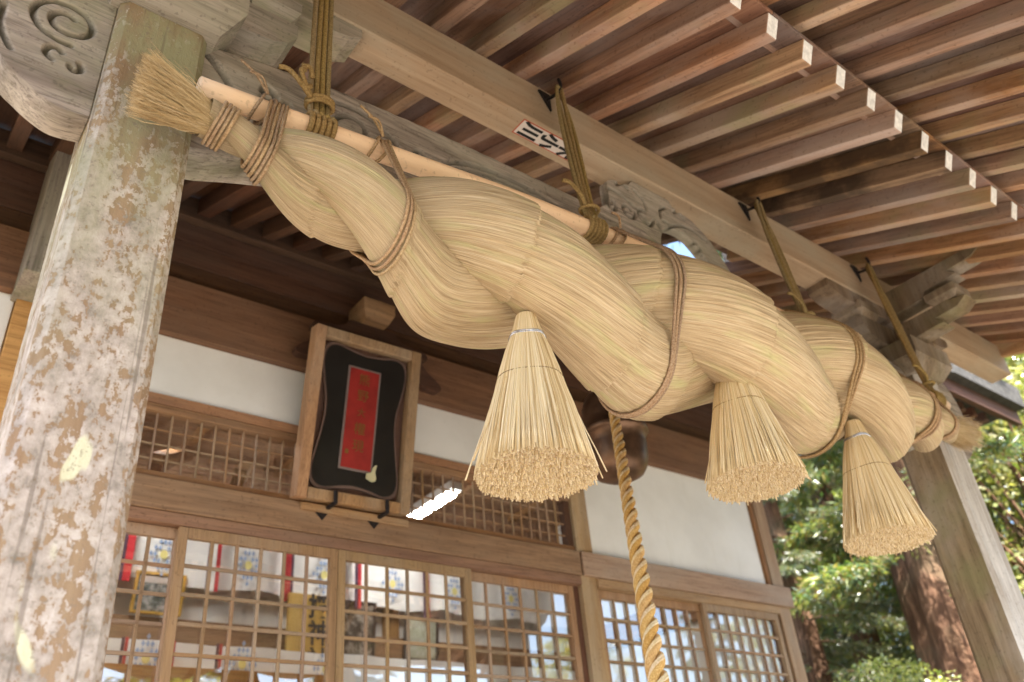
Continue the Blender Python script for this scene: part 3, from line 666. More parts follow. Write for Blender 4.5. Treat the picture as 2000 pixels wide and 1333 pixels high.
# doors
DZ0, DZ1 = 0.98, 3.028
m_mv = mesh("muntin", *cbox(-.008, .008, -.008, .008, 1.60, DZ1 - .05, .0015), WDOOR[2])
m_mh = mesh("muntin", *cbox(0, 1, -.007, .007, -.0085, .0085, .0015), WDOOR[0])
def door(x0, x1, y, ns):
    sw = 0.045; tr = 0.052; d = 0.016
    fr = merge(cbox(x0, x0 + sw, y - d, y + d, DZ0, DZ1, .003), cbox(x1 - sw, x1, y - d, y + d, DZ0, DZ1, .003),
               cbox(x0 + sw, x1 - sw, y - d + .001, y + d - .001, DZ1 - tr, DZ1, .002), cbox(x0 + sw, x1 - sw, y - d + .001, y + d - .001, 1.52, 1.60, .002),
               cbox(x0 + sw, x1 - sw, y - d + .001, y + d - .001, DZ0, 1.08, .002))
    D = obj("lattice_door", mesh("lattice_door", *fr, WDOOR[2]), HALL); PINV[D.name] = Matrix.Identity(4)
    w = (x1 - x0 - 2 * sw) / ns
    for k in range(1, ns): obj("muntin", m_mv, D, (x0 + sw + w * k, y, 0))
    z = 2.845
    while z > 1.66:
        o = obj("muntin", m_mh, D, (x0 + sw, y - .001, z)); o.scale = (x1 - x0 - 2 * sw, 1, 1); z -= 0.1335
    yg = y + .012
    part("glass_pane", ([(x0 + sw, yg, 1.60), (x1 - sw, yg, 1.60), (x1 - sw, yg, DZ1 - tr), (x0 + sw, yg, DZ1 - tr)], [(0, 1, 2, 3)]), GLASS, D)
    part("lower_panel", cbox(x0 + sw, x1 - sw, y - .006, y + .006, 1.08, 1.52, .001), WDOOR[0], D)
door(0.465, 1.245, YW + .012, 6); door(1.203, 2.040, YW - .024, 6); door(2.043, 2.905, YW - .024, 6); door(2.865, 3.735, YW + .012, 6)
hb("door_jamb", 3.737, 3.783, 0.98, 3.028, 0.0, 0.06, WDARK[2])
door(3.93, 4.985, YW + .012, 8); door(4.945, 5.83, YW - .024, 7)
hb("door_jamb", 5.832, 5.873, 0.98, 3.028, 0.0, 0.06, WDARK[2])
hb("door_sill", -2.9, 6.06, 0.90, 0.978, 0.08, 0.1, WHALL[0])
# upper facade: carved beam, planks, plate
ub = [(-3.0, 4.07), (6.15, 4.07), (6.15, 4.42), (-3.0, 4.42)]
part("upper_beam", prism(ub, YW - .05, YW + .08, 'Y'), WHALL[0] if False else WUPB, HALL)
for i in range(3):
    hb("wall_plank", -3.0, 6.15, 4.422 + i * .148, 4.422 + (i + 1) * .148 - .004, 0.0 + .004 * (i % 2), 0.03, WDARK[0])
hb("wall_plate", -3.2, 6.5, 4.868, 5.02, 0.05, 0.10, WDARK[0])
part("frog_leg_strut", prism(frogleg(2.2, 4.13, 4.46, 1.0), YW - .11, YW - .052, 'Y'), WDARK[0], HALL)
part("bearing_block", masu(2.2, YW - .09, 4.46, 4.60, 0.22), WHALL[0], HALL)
# main eaves: rafters with white ends
SH = 0.5; AH = math.atan(SH); ch_ = math.cos(AH); zq = lambda y: 4.93 + SH * (y - 4.0)
m_hr = slope_rafter("main_rafter", 0.075, 0.11, (5.0 - 3.04) / ch_, [WDARK[1], WHITE]); m_hs = mesh("main_roof_board", *cbox(0.001, 0.199, 0, (5.0 - 3.04) / ch_, 0, .014, .002), WDARK[1])
for k in range(-14, 28):
    x = 0.94 + 0.2 * k
    obj("main_rafter", m_hr, HALL, (x, 3.04, zq(3.04)), (AH, 0, 0)); obj("main_roof_board", m_hs, HALL, (x - .037, 3.04 - .11 * math.sin(AH), zq(3.04) + .11 * ch_ + .002), (AH, 0, 0))
part("main_roof", slab(-2.6, 3.4, 2.95, 5.6, zq, .15, .32), ROOFM, HALL)
part("main_roof", slab(4.7, 6.9, 2.95, 5.6, zq, .15, .32), ROOFM, HALL)
# upturned corner of the main eaves at the far right
cx = np.linspace(5.6, 9.35, 16); lift = lambda x: 4.56 + 0.58 * np.clip((x - 5.2) / 2.6, 0, 1.0) ** 1.1
def eave_strip(y0, y1, za, zb):
    V = []; n = len(cx)
    for x in cx: z = float(lift(x)); V += [(x, y0, z + za), (x, y1, z + za), (x, y1, z + zb), (x, y0, z + zb)]
    Fc = [[i * 4 + k, i * 4 + (k + 1) % 4, (i + 1) * 4 + (k + 1) % 4, (i + 1) * 4 + k] for i in range(n - 1) for k in range(4)] + [[3, 2, 1, 0], [(n - 1) * 4 + k for k in range(4)]]
    return V, Fc
part("corner_roof_edge", eave_strip(2.74, 3.6, 0.03, 0.27), ROOFM, HALL)
part("corner_fascia", eave_strip(2.84, 2.90, -0.12, 0.028), WDARK[0], HALL)
me_end = mesh("main_rafter", *merge(cbox(0, .07, 0, 1.0, 0, .1, .003)), WDARK[1])
for x in np.arange(6.6, 8.8, 0.24): obj("main_rafter", me_end, HALL, (float(x), 2.96, float(lift(x)) - .16))
# interior shell
def ib(name, a, mat, b=.003): return part(name, cbox(*a, b), mat, HALL)
YI = 6.5
ib("inner_wall", (-2.9, 6.0, YI, YI + .08, 0.9, 3.98), PLASTER)
for i in range(4): ib("inner_board", (-2.9, 6.0, YI - .02 - .004 * (i % 2), YI + .06, 3.985 + i * .155, 3.985 + (i + 1) * .155 - .004), WHALL[0])
ib("inner_rail", (-2.9, 6.0, YI - .10, YI, 3.10, 3.27), WHALL[0]); ib("inner_rail", (-2.9, 6.0, YI - .05, YI, 3.03, 3.08), WHALL[0])
ib("side_wall", (5.93, 5.99, 4.1, YI, 0.9, 4.6), PLASTER); ib("side_wall", (-2.99, -2.93, 4.1, YI, 0.9, 4.6), PLASTER)
ib("side_beam", (5.86, 5.93, 4.1, YI, 3.2, 3.42), WHALL[1])
ib("inner_post", (3.78, 3.92, YI - .06, YI - .001, 0.9, 4.6), WHALL[2]); ib("inner_post", (2.62, 2.74, YI - .055, YI - .001, 0.9, 3.09), WHALL[2])
ib("hall_floor", (-3.0, 6.1, 3.3, 6.6, 0.80, 0.898), TATAMI); ib("hall_ceiling", (-2.9, 6.0, 4.12, 6.6, 4.6, 4.64), WHALL[0])
for k in range(10): ib("ceiling_batten", (-2.4 + k * .85, -2.34 + k * .85, 4.12, 6.5, 4.55, 4.598), WHALL[1])
for (x, tl) in ((1.22, .5), (1.70, .5)):
    part("ceiling_brace", xform(cbox(-.04, .04, 0, 1.9, -.05, .05), Matrix.Translation((x, 4.6, 3.62)) @ Matrix.Rotation(0.5, 4, 'X') @ Matrix.Rotation(-.35, 4, 'Z')), WHALL[1], HALL)
ib("foundation", (-3.0, 6.05, 4.0, 6.6, -.1, 0.798), STONE, .02)
for i in range(4): ib("step", (0.6, 4.6, 2.35 + i * .24, 2.35 + (i + 1) * .24 + .03, 0, 0.2 * (i + 1) - .002), STONE, .01)

# ------------------------------------------------------------------ straw rope
Y0 = 1.70
f = 0.965; g = 1.0625
AX = np.array([0.38, .8, 1.2, 1.7, 2.2, 2.8, 3.3, 3.8, 4.2, 4.6, 4.85]) * f
AZ = 1.5 + g * (np.array([3.215, 3.125, 3.04, 3.045, 3.055, 3.10, 3.11, 3.09, 3.13, 3.20, 3.22]) - 1.5)
RX = np.array([.30, .47, .62, .80, 1.0, 1.25, 1.6, 2.0, 2.3, 2.8, 3.2, 3.5, 3.8, 4.1, 4.4, 4.6, 4.8]) * f
RR = g * np.array([.05, .052, .085, .125, .175, .23, .268, .282, .295, .298, .285, .262, .225, .165, .105, .066, .06])
KX = np.array([0.1, .45, .75, 1.25, 2.26, 3.35, 4.0, 4.38, 4.66, 4.9]) * f; KV = np.array([-1.7, -0.85, 0, 1, 2, 3, 4, 5, 6, 6.8])
def sm(xq, xk, yk, w=0.09):
    o = np.linspace(-1, 1, 15); wts = np.exp(-(o * 1.8) ** 2); wts /= wts.sum(); xq = np.atleast_1d(xq)
    return sum(wt * np.interp(xq + a * w, xk, yk) for a, wt in zip(o, wts))
axz = lambda x: sm(x, AX, AZ, .2); rad = lambda x: sm(x, RX, RR, .12); ksm = lambda x: sm(x, KX, KV, .14)
PV = math.radians(-42)
FR, FD = 0.612, 0.43
XS0, XS1 = 0.44, 4.50
def strand_center(x, which):
    ph = PV + math.pi / 2 - math.pi * ksm(x) + math.pi * which; R = rad(x)
    fd = FD; fr = FR
    return Y0 - fd * R * np.cos(ph), axz(x) + fd * R * np.sin(ph), R * fr
LAY = [[1.06, 1.62, 2.05, 2.52, 3.1, 3.5, 3.95, 4.2], [0.82, 1.42, 1.88, 2.30, 2.75, 3.28, 3.72, 4.1]]
def layer(x, psi, which):
    """step of the overlapping straw sheaves; edges run ragged round the strand"""
    e = x + 0.05 * np.cos(psi - PV) + 0.004 * np.sin(psi * 9 + 3 * which) + .003 * np.sin(psi * 37)
    L = np.array([XS0] + LAY[which] + [XS1]); i = np.clip(np.searchsorted(L, e) - 1, 0, len(L) - 2); fr = (e - L[i]) / (L[i + 1] - L[i])
    return 0.94 + 0.09 * np.clip(fr, 0, 1) ** .8
TWF = 0.95
def strand_pt(x, psi, which, lift=0.0):
    cy, cz, r = strand_center(x, which); r = r * layer(x, psi, which) + lift
    return np.stack([x + 0 * psi, cy - r * np.cos(psi), cz + r * np.sin(psi)], -1)
ROPE = thing("straw_rope", "huge twisted rice straw rope hung across the shrine porch", "sacred rope", (2.3, Y0, 2.8))
NXR, NPS = 430, 260
for w in (0, 1):
    xs = np.linspace(XS0, XS1, NXR); ps = np.linspace(0, 2 * math.pi, NPS + 1)
    base = RNG.normal(0, 1, (NPS + 1,)); base[-1] = base[0]
    bl = [RNG.normal(0, 1, NPS + 1) for _ in range(16)]
    for b in bl: b[-1] = b[0]
    u = np.linspace(0, 14.99, NXR); i0 = u.astype(int); fr = (u - i0)[:, None]; bm = np.array(bl); rel = bm[i0] * (1 - fr) + bm[i0 + 1] * fr
    X, PS = np.meshgrid(xs, ps, indexing='ij'); PSI = PS + TWF * X
    cy, cz, r = strand_center(xs, w); rr = r[:, None] * layer(X, PSI, w) + rel * 0.0018 * np.clip(r[:, None] / .15, .3, 1)
    V = np.stack([X, cy[:, None] - rr * np.cos(PSI), cz[:, None] + rr * np.sin(PSI)], -1).reshape(-1, 3)
    i, j = np.meshgrid(np.arange(NXR - 1), np.arange(NPS), indexing='ij'); n = NPS + 1
    Fq = np.stack([i * n + j, (i + 1) * n + j, (i + 1) * n + j + 1, i * n + j + 1], -1).reshape(-1, 4)
    UV = np.stack([X.ravel() + 7 * w, PS.ravel() / (2 * math.pi)], 1)
    st = obj("strand", mesh("strand", V, Fq, STRAWB, True, uv=UV), ROPE); PINV[st.name] = PINV[ROPE.name]
    # loose stalks lying on the strand
    NS = 15000; P = []
    x0 = XS0 + (XS1 - XS0) * RNG.random(NS); p0 = RNG.random(NS) * 2 * math.pi; Ls = RNG.uniform(.10, .34, NS); seg = 6
    endlift = np.where(RNG.random(NS) < .2, RNG.uniform(.004, .028, NS), RNG.uniform(0, .004, NS)); wd = RNG.uniform(.0009, .0021, NS); drift = RNG.normal(0, .16, NS)
    t = np.linspace(0, 1, seg)
    Xs = np.clip(x0[:, None] + Ls[:, None] * t[None], XS0, XS1); Ps = p0[:, None] + (TWF + drift[:, None]) * Xs
    lay = layer(Xs, Ps, w); cyy, czz, r2 = strand_center(Xs.ravel(), w); r2 = r2.reshape(Xs.shape); cyy = cyy.reshape(Xs.shape); czz = czz.reshape(Xs.shape)
    R2 = r2 * lay.max(1)[:, None] * .0 + r2 * lay + .0015 + endlift[:, None] * t[None] ** 3
    ctr = np.stack([Xs, cyy - R2 * np.cos(Ps), czz + R2 * np.sin(Ps)], -1); nrm = np.stack([0 * Xs, -np.cos(Ps), np.sin(Ps)], -1); tan = np.stack([0 * Xs, np.sin(Ps), np.cos(Ps)], -1)
    wt = wd[:, None, None] * (1 - .5 * t[None, :, None] ** 4)
    A_ = ctr - tan * wt; B_ = ctr + nrm * wt * .9; C_ = ctr + tan * wt
    V = np.stack([A_, B_, C_], 2).reshape(-1, 3); q = np.arange(NS)[:, None] * seg * 3; k = np.arange(seg - 1)[None] * 3
    b = (q + k).ravel(); Fq = np.vstack([np.stack([b, b + 3, b + 4, b + 1], 1), np.stack([b + 1, b + 4, b + 5, b + 2], 1)])
    o = obj("straw_stalks", mesh("straw_stalks", V, Fq, STRAW, True), st); o["kind"] = "stuff"
    # fuzz and stray hairs
    NH = 3200; hs = []
    for _ in range(NH):
        x = random.uniform(XS0 + .05, XS1 - .05); ps_ = random.uniform(0, 2 * math.pi) if random.random() < .5 else random.gauss(math.radians(-105), .5)
        L = random.choice((.014, .02, .03, .045, .07)) * random.uniform(.6, 1.4); P0 = strand_pt(np.array([x]), np.array([ps_]), w)[0]
        P1 = strand_pt(np.array([x + random.uniform(0, L)]), np.array([ps_ + random.uniform(-.1, .1)]), w, L * random.uniform(.2, .7))[0]; P1[2] -= L * .25
        P2 = P1 + (P1 - P0) * random.uniform(.1, .7) + np.array([random.uniform(-1, 1) * L * .3, 0, -L * random.uniform(0, .4)])
        hs.append((P0, P1, P2))
    H = np.array(hs); d = np.array([0, 0, .0011]); d2 = np.array([.0011, -.0007, 0]); V = np.concatenate([H - d, H + d, H + d2], 1).reshape(-1, 3)
    b = np.arange(NH) * 9; Fq = np.vstack([np.stack([b + i0_, b + i0_ + 1, b + i0_ + 4, b + i0_ + 3], 1) for i0_ in (0, 1)] + [np.stack([b + i0_ + 3, b + i0_ + 4, b + i0_ + 7, b + i0_ + 6], 1) for i0_ in (0, 1)])
    o = obj("straw_hairs", mesh("straw_hairs", V, Fq, STRAW, True), st); o["kind"] = "stuff"

def brush(x0, x1, zc0, r0, dz, r1, n, seed, flat=1.0):
    """flared end of the rope: stalks from the neck at x0 to the tip at x1"""
    rg = np.random.default_rng(seed); seg = 6; t = np.linspace(0, 1, seg)
    a = rg.random(n) * 2 * math.pi; q = np.sqrt(rg.random(n)); L = np.where(rg.random(n) < .75, rg.uniform(.86, 1.0, n), rg.uniform(.5, 1.06, n))
    # tips gather into three tufts
    tuft = np.round((np.sin(a) * q + 1) * 1.5) / 1.5 - 1; end_z = (np.sin(a) * q * .6 + tuft * .4)
    fl = 1 - (1 - t[None, :]) ** 1.6
    X = x0 + (x1 - x0) * L[:, None] * t[None]; rr = (r0 + (r1 - r0) * fl)
    Yv = Y0 - np.cos(a)[:, None] * q[:, None] * rr * flat + rg.normal(0, .010, (n, 1)) * t[None] ** 2 + rg.normal(0, .004, (n, 1)) * np.sin(t[None] * 9 + rg.random((n, 1)) * 6)
    Zv = zc0 + dz * t[None] + (np.sin(a)[:, None] * q[:, None] * (1 - t[None]) + end_z[:, None] * t[None]) * rr + rg.normal(0, .013, (n, 1)) * t[None] ** 2 + rg.normal(0, .004, (n, 1)) * np.sin(t[None] * 8 + rg.random((n, 1)) * 6)
    c = np.stack([X, Yv, Zv], -1); w = rg.uniform(.0009, .0018, n)[:, None, None] * (1 - .55 * t[None, :, None])
    d1 = np.array([0, 0.3, 1.0]); d2 = np.array([0, -1.0, 0.2])
    V = np.stack([c - d1 * w, c + d2 * w, c + d1 * w], 2).reshape(-1, 3); b0 = (np.arange(n)[:, None] * seg * 3 + np.arange(seg - 1)[None] * 3).ravel()
    return V, np.vstack([np.stack([b0, b0 + 3, b0 + 4, b0 + 1], 1), np.stack([b0 + 1, b0 + 4, b0 + 5, b0 + 2], 1)])
V, Fq = brush(0.462, 0.255, float(axz(.45)[0]) - .005, 0.036, 0.035, 0.076, 2600, 3); o = obj("end_brush", mesh("end_brush", V, Fq, BSTRAW, True), ROPE); o["label"] = "near end of the straw rope flaring into a brush"; o["kind"] = "stuff"
V, Fq = brush(4.44, 4.70, float(axz(4.5)[0]), 0.06, 0.01, 0.085, 1800, 4); o = obj("end_brush", mesh("end_brush", V, Fq, BSTRAW, True), ROPE); o["label"] = "far end of the straw rope, a short brush"; o["kind"] = "stuff"

# wooden pole along the rope
plx = np.linspace(0.42, 4.62, 40); PZ = lambda x: np.interp(x, [0.42, 1.0, 2.2, 3.4, 4.62], [3.445, 3.495, 3.60, 3.60, 3.50])
PZs = lambda x: sm(x, [0.3, 0.42, 0.9, 1.6, 2.3, 3.2, 4.62, 4.8], [3.43, 3.44, 3.495, 3.58, 3.62, 3.605, 3.50, 3.48], .25)
PY = 1.735
pole = tubemesh("wooden_pole", [tube(np.stack([plx, np.full(40, PY), PZs(plx)], 1), 0.034, 20)], WPOLE)
tag(obj("wooden_pole", pole), "peeled pale wooden pole running along the top of the straw rope", "pole")

# binding cords round rope and pole
def hull(P):
    P = sorted(map(tuple, P)); 
    def half(pp):
        h = []
        for p in pp:
            while len(h) > 1 and (h[-1][0] - h[-2][0]) * (p[1] - h[-2][1]) - (h[-1][1] - h[-2][1]) * (p[0] - h[-2][0]) <= 0: h.pop()
            h.append(p)
        return h
    a = half(P); b = half(P[::-1]); return np.array(a[:-1] + b[:-1])
def wrap_path(xf, off, with_pole=True):
    """xf(s) gives x for the point at angle; one closed loop round rope (and pole)"""
    x = xf; pts = []
    aa = np.linspace(0, 2 * math.pi, 72, endpoint=False)
    for w in (0, 1):
        cy, cz, r = strand_center(np.array([x]), w); pts += [(float(cy[0] - (r[0] * 1.005 + off) * math.cos(a)), float(cz[0] + (r[0] * 1.005 + off) * math.sin(a))) for a in aa]
    if with_pole: pts += [(PY - (.034 + off) * math.cos(a), float(PZs(x)[0]) + (.034 + off) * math.sin(a)) for a in aa]
    H = hull(pts); H = np.vstack([H, H[:1]]); return H
def binding(xs, tilt, rc, label, with_pole=True, mat=CORD, tails=0):
    t = thing("binding_cord", label, "cord", (float(np.mean(xs)), Y0, float(axz(np.mean(xs))[0])), "cords binding the straw rope to its pole"); 
    for x in xs:
        H = wrap_path(x, rc * .9, with_pole); zc = float(axz(x)[0])
        P = np.array([(x + tilt * (z - zc), y, z) for y, z in H]); P, _ = resample(P, .006)
        o = obj("cord_turn", tubemesh("cord_turn", [tube(P, rc, 9, 3, .034, .2, None, False)], mat), t)
    if tails:  # knot on the pole with loose ends
        x = float(np.mean(xs)); z = float(PZs(x)[0])
        kn = []
        for q in range(2):
            a = np.linspace(0, 2 * math.pi, 24); yy = PY - .045 * np.cos(a); zz = z + .045 * np.sin(a); kn.append(tube(np.stack([x + .03 * np.sin(a + q) * .5 + (q - .5) * .03, yy, zz], 1), rc * .95, 8, 3, .03, .2, .006, False))
        for q in range(tails):
            P = smoothp([(x, PY - .05, z + .02), (x - .03 - .02 * q, PY - .075, z + .05), (x - .07 - .03 * q, PY - .08, z + .045 + .03 * q)]); kn.append(tube(P, rc * .8, 8, 3, .03, .2, .006, True))
        obj("cord_knot", tubemesh("cord_knot", kn, mat), t)
    return t
binding([0.468, 0.480, 0.492, 0.504], 0.25, 0.0058, "brown cord tying the neck of the near straw brush", False)
binding([0.578, 0.590, 0.602, 0.614, 0.626], 0.20, 0.0058, "wide band of brown cord turns nearest the lichen pillar", True, CORD, 2)
binding([0.975, 0.988, 1.001], 0.05, 0.0058, "slanting trio of brown cords left of the middle tassel group", True, CORD, 2)
binding([2.055, 2.070, 2.085], 0.0, 0.0066, "brown cord round the thickest middle of the straw rope", True, CORD, 1)
binding([3.18, 3.196, 3.212], 0.0, 0.007, "brown cord round the straw rope beside the farthest tassel", True)
binding([3.92, 3.936, 3.952], 0.0, 0.0072, "brown cord round the rope just before its far taper", True)
binding([4.30, 4.315, 4.33], 0.0, 0.0078, "brown cord tying the neck of the far straw brush", True)

# hanging cords from iron hooks
def hook_parts(x):
    y = 1.90
    plate = prism([(x - .052, 4.545), (x + .012, 4.545), (x + .012, 4.44)], y - .012, y - .001, 'Y')
    P = smoothp([(x - .01, y - .008, 4.50), (x - .005, y - .05, 4.49), (x + .003, y - .085, 4.495), (x + .006, y - .095, 4.53), (x + .004, y - .09, 4.57)])
    v, q = tube(P, .008, 10, step=.006); fq = [tuple(r) if r[2] != r[3] else tuple(r[:3]) for r in q.tolist()]
    return merge(plate, (v, fq))
HXS = (0.815, 1.985, 3.43, 4.53); DESC = ("thick olive cords hanging beside the lichen pillar", "brown cords hanging in front of the small sticker on the beam", "brown hanging cords right of the carved frog-leg strut", "dark hanging cords closest to the grey far pillar")
for x, ds in zip(HXS, DESC):
    part("iron_hook", hook_parts(x), IRON, HALL)
    xb = x - .03; zb = float(PZs(xb)[0]); big = x < 1
    t = thing("suspension_rope", ds, "cord", (x, 1.81, 4.49), "cords hanging the pole from the eaves beam")
    rc = .0098 if big else .0098
    offs = (-1.5, -.5, .5, 1.5)
    for q, of in enumerate(offs):
        top = (x + .004 + of * rc * (1.7 if abs(of) > 1 else 1.3), 1.815 + (.012 if q % 2 else -.008), 4.478 if q % 2 else 4.485)
        P = smoothp([(x + .003, 1.812, 4.507 + .004 * q), top, (x - .008 + of * rc * (2.0 if big else 2.5), 1.79, 4.2), (xb + of * rc * 2.0, 1.755 - .02, zb + .11), (xb + of * rc * 1.9, PY - .035 - rc, zb + .02)], 14)
        obj("cord_line", tubemesh("cord_line", [tube(P, rc, 9, 3, .04, .2, .006)], CORD2), t)
    kn = []
    for q in range(5):   # turns round the pole and the knot above it
        a = np.linspace(0, 2 * math.pi, 28); xx = xb + (q - 2) * rc * 1.9; zz = float(PZs(xx)[0]) + (.034 + rc) * np.sin(a); yy = PY - (.034 + rc) * np.cos(a)
        kn.append(tube(np.stack([xx + 0 * a, yy, zz], 1), rc, 9, 3, .04, .2, .006, False))
    for q in range(2 if big else 1):
        a = np.linspace(0, 2 * math.pi, 24); kn.append(tube(np.stack([xb + rc * 4.4 * np.cos(a), 1.75 - .02 + .03 * np.sin(a), zb + .10 + q * rc * 1.7 + .006 * np.cos(a)], 1), rc * .9, 9, 3, .04, .2, .006, False))
    for q in range(2 if big else 1):
        kn.append(tube(smoothp([(xb - .04, 1.71, zb + .10), (xb - .085, 1.69, zb + .12 + .05 * q), (xb - .12 + .05 * q, 1.70, zb + .165 + .03 * q), (xb - .15 + .08 * q, 1.71, zb + .17 + .06 * q)]), rc * .9, 9, 3, .04, .2, .006))
    if big:
        a = np.linspace(.2, 5.6, 24); kn.append(tube(np.stack([xb - .06 + .018 * np.cos(a), 1.70 + 0 * a, zb + .17 + .05 * np.sin(a)], 1), rc * .9, 9, 3, .04, .2, .006))
    obj("cord_knot", tubemesh("cord_knot", kn, CORD2), t)

# ------------------------------------------------------------------ tassels
def tassel_meshes():
    rg = np.random.default_rng(11); H = 0.475
    zs = np.r_[-.07, np.array([0, .05, .12, .22, .34, .46, .56]) * .475 / .56]; rs = np.array([.030, .047, .062, .082, .100, .128, .150, .168])
    rad_ = lambda z: np.interp(z, zs, rs)
    tb = []; sid = 5; a = np.linspace(0, 2 * math.pi, sid, endpoint=False)
    def straws(n, qlo, qhi, z0, r, capmat, spread):
        ang = rg.random(n) * 2 * math.pi; q = np.sqrt(rg.uniform(qlo ** 2, qhi ** 2, n)); ln = H + rg.normal(0, .0045, n) - np.abs(rg.normal(0, .012, n)) * (rg.random(n) < .2)
        seg = 9 if z0 < .1 else 3; t = np.linspace(0, 1, seg); z = z0 + (ln[:, None] - z0) * t[None]
        rr = rad_(z) * q[:, None]; outw = np.where(rg.random(n) < .014, rg.uniform(.01, .035, n), rg.normal(0, .003, n))[:, None] * (np.clip((z - .2) / .26, 0, 1) ** 2)
        rr = rr + outw * spread; an = ang[:, None] + rg.normal(0, .03, n)[:, None] * t[None]
        c = np.stack([rr * np.cos(an), rr * np.sin(an), -z], -1); rad2 = rg.uniform(.75, 1.2, n) * r
        ring = np.stack([np.cos(a), np.sin(a), 0 * a], -1)
        V = (c[:, :, None, :] + ring[None, None] * rad2[:, None, None, None]).reshape(-1, 3)
        i = np.arange(n)[:, None, None] * seg * sid + np.arange(seg - 1)[None, :, None] * sid; k = np.arange(sid)[None, None]; k2 = (k + 1) % sid
        Fq = np.stack([i + k, i + sid + k, i + sid + k2, i + k2], -1).reshape(-1, 4)
        # cut ends: pushed-in caps
        e = np.arange(n) * seg * sid + (seg - 1) * sid
        nv = len(V); inner = V.reshape(n, seg, sid, 3)[:, -1]; ctr = inner.mean(1, keepdims=True); inn = ctr + (inner - ctr) * .35; inn[..., 2] += .003
        V = np.vstack([V, inn.reshape(-1, 3)]); ii = nv + np.arange(n)[:, None] * sid; kk = np.arange(sid)[None]; kk2 = (kk + 1) % sid
        Fc1 = np.stack([e[:, None] + kk2, e[:, None] + kk, ii + kk, ii + kk2], -1).reshape(-1, 4); return V, Fq, Fc1
    V1, F1, C1 = straws(1500, .92, 1.03, -.07, .0022, None, 1.0); V2, F2, C2 = straws(3600, .0, .97, H - .08, .0023, None, .5)
    V = np.vstack([V1, V2]); Fa = np.vstack([F1, F2 + len(V1)]); Cc = np.vstack([C1, C2 + len(V1)])
    mi = np.r_[np.zeros(len(Fa)), np.ones(len(Cc))]
    body = mesh("straw_bundle", V, np.vstack([Fa, Cc]), [TSTRAW, TCUT], False, mi=mi)
    core = mesh("bundle_core", *lathe([(rad_(z) * .9, -z) for z in np.linspace(-.06, H - .03, 12)] + [(0.001, -(H - .03))], 28), TSTRAW, True)
    ring = lambda z, r, e: tube(np.array([((rad_(z) + e) * math.cos(b), (rad_(z) + e) * math.sin(b), -z + .004 * math.sin(3 * b)) for b in np.linspace(0, 2 * math.pi, 40)]), r, 6, cap=False)
    w1 = tubemesh("neck_wire", [ring(.012, .003, .003), ring(.019, .003, .003)], WIRE)
    w2 = tubemesh("middle_string", [ring(.175, .0017, .004)], CORD2)
    return body, core, w1, w2
TB = tassel_meshes()
TL = ("largest straw tassel hanging nearest, in front of the plaque side wall", "middle straw tassel hanging before the white wall panel", "smallest straw tassel hanging farthest, against the trees")
for (x, y, z, rz, rx, ry), lb in zip(((1.478, 1.65, 2.905, 0.3, 0.0, 0.05), (2.525, 1.655, 3.085, 1.9, 0.0, 0.04), (3.345, 1.655, 2.985, 3.7, 0.0, 0.05)), TL):
    t = thing("straw_tassel", lb, "tassel", (x, y, z), "straw tassels under the rope"); t.rotation_euler = (rx, ry, 0)
    PINV[t.name] = Matrix.Identity(4)
    for me, n in zip(TB, ("straw_bundle", "bundle_core", "neck_wire", "middle_string")):
        o = obj(n, me, t); o.rotation_euler = (0, 0, rz)

# ------------------------------------------------------------------ bell and bell rope
BX, BY, BZ = 3.29, 3.02, 3.575
prof = [(0.001, .30), (.05, .295), (.10, .275), (.145, .235), (.168, .17), (.174, .10), (.176, .035), (.192, .03), (.198, .015), (.198, -.002), (.19, -.014), (.176, -.018), (.176, -.08), (.172, -.15), (.160, -.205), (.135, -.245), (.09, -.268), (.04, -.278), (.001, -.28)]
bt = thing("shrine_bell", "large round bronze shrine bell with a raised rim, behind the straw rope", "bell", (BX, BY, BZ))
obj("bell_body", mesh("bell_body", *lathe(prof, 48, (BX, BY, BZ)), BRONZE, True), bt)
obj("bell_crown", mesh("bell_crown", *lathe([(.001, .37), (.03, .365), (.04, .33), (.035, .29)], 20, (BX, BY, BZ)), BRONZE, True), bt)
rod = tubemesh("hanger_rod", [tube([(BX, BY, BZ + .36), (BX, BY, 4.95)], .012, 10)], IRON); obj("hanger_rod", rod, bt)
pk = [(2.84, .93), (2.76, .757), (2.58, .5853), (2.40, .4137), (2.20, .243), (2.14, .19)]
P = smoothp([(1.098 * y if y < 2.8 else 3.09, y, CAM_H + k * y) for y, k in pk], 24)
rt = thing("bell_rope", "thick golden twisted bell rope slanting down from the bronze bell", "rope", (2.35, 2.14, 1.9))
def lobed(k, rr=.0120, q=.0140, ph=0.0):
    Q, s = resample(P, .006); T, N_, B_ = frames(Q); u = s / s[-1]; sg = .88 + .72 * u
    a = 2 * math.pi * np.r_[0, np.cumsum(np.diff(s) / (.180 * sg[1:]))] + 2 * math.pi * k / 3 + ph
    return tube(Q + N_ * (q * sg * np.cos(a))[:, None] + B_ * (q * sg * np.sin(a))[:, None], rr, 12, 0, rfun=lambda t: rr * (.88 + .72 * t))
for k in range(3):
    obj("rope_strand", tubemesh("rope_strand", [lobed(k)], BELLR), rt)
    obj("rope_yarn", tubemesh("rope_yarn", [lobed(k, .0046, .0218, .28), lobed(k, .0042, .0208, .62)], BELLW), rt)

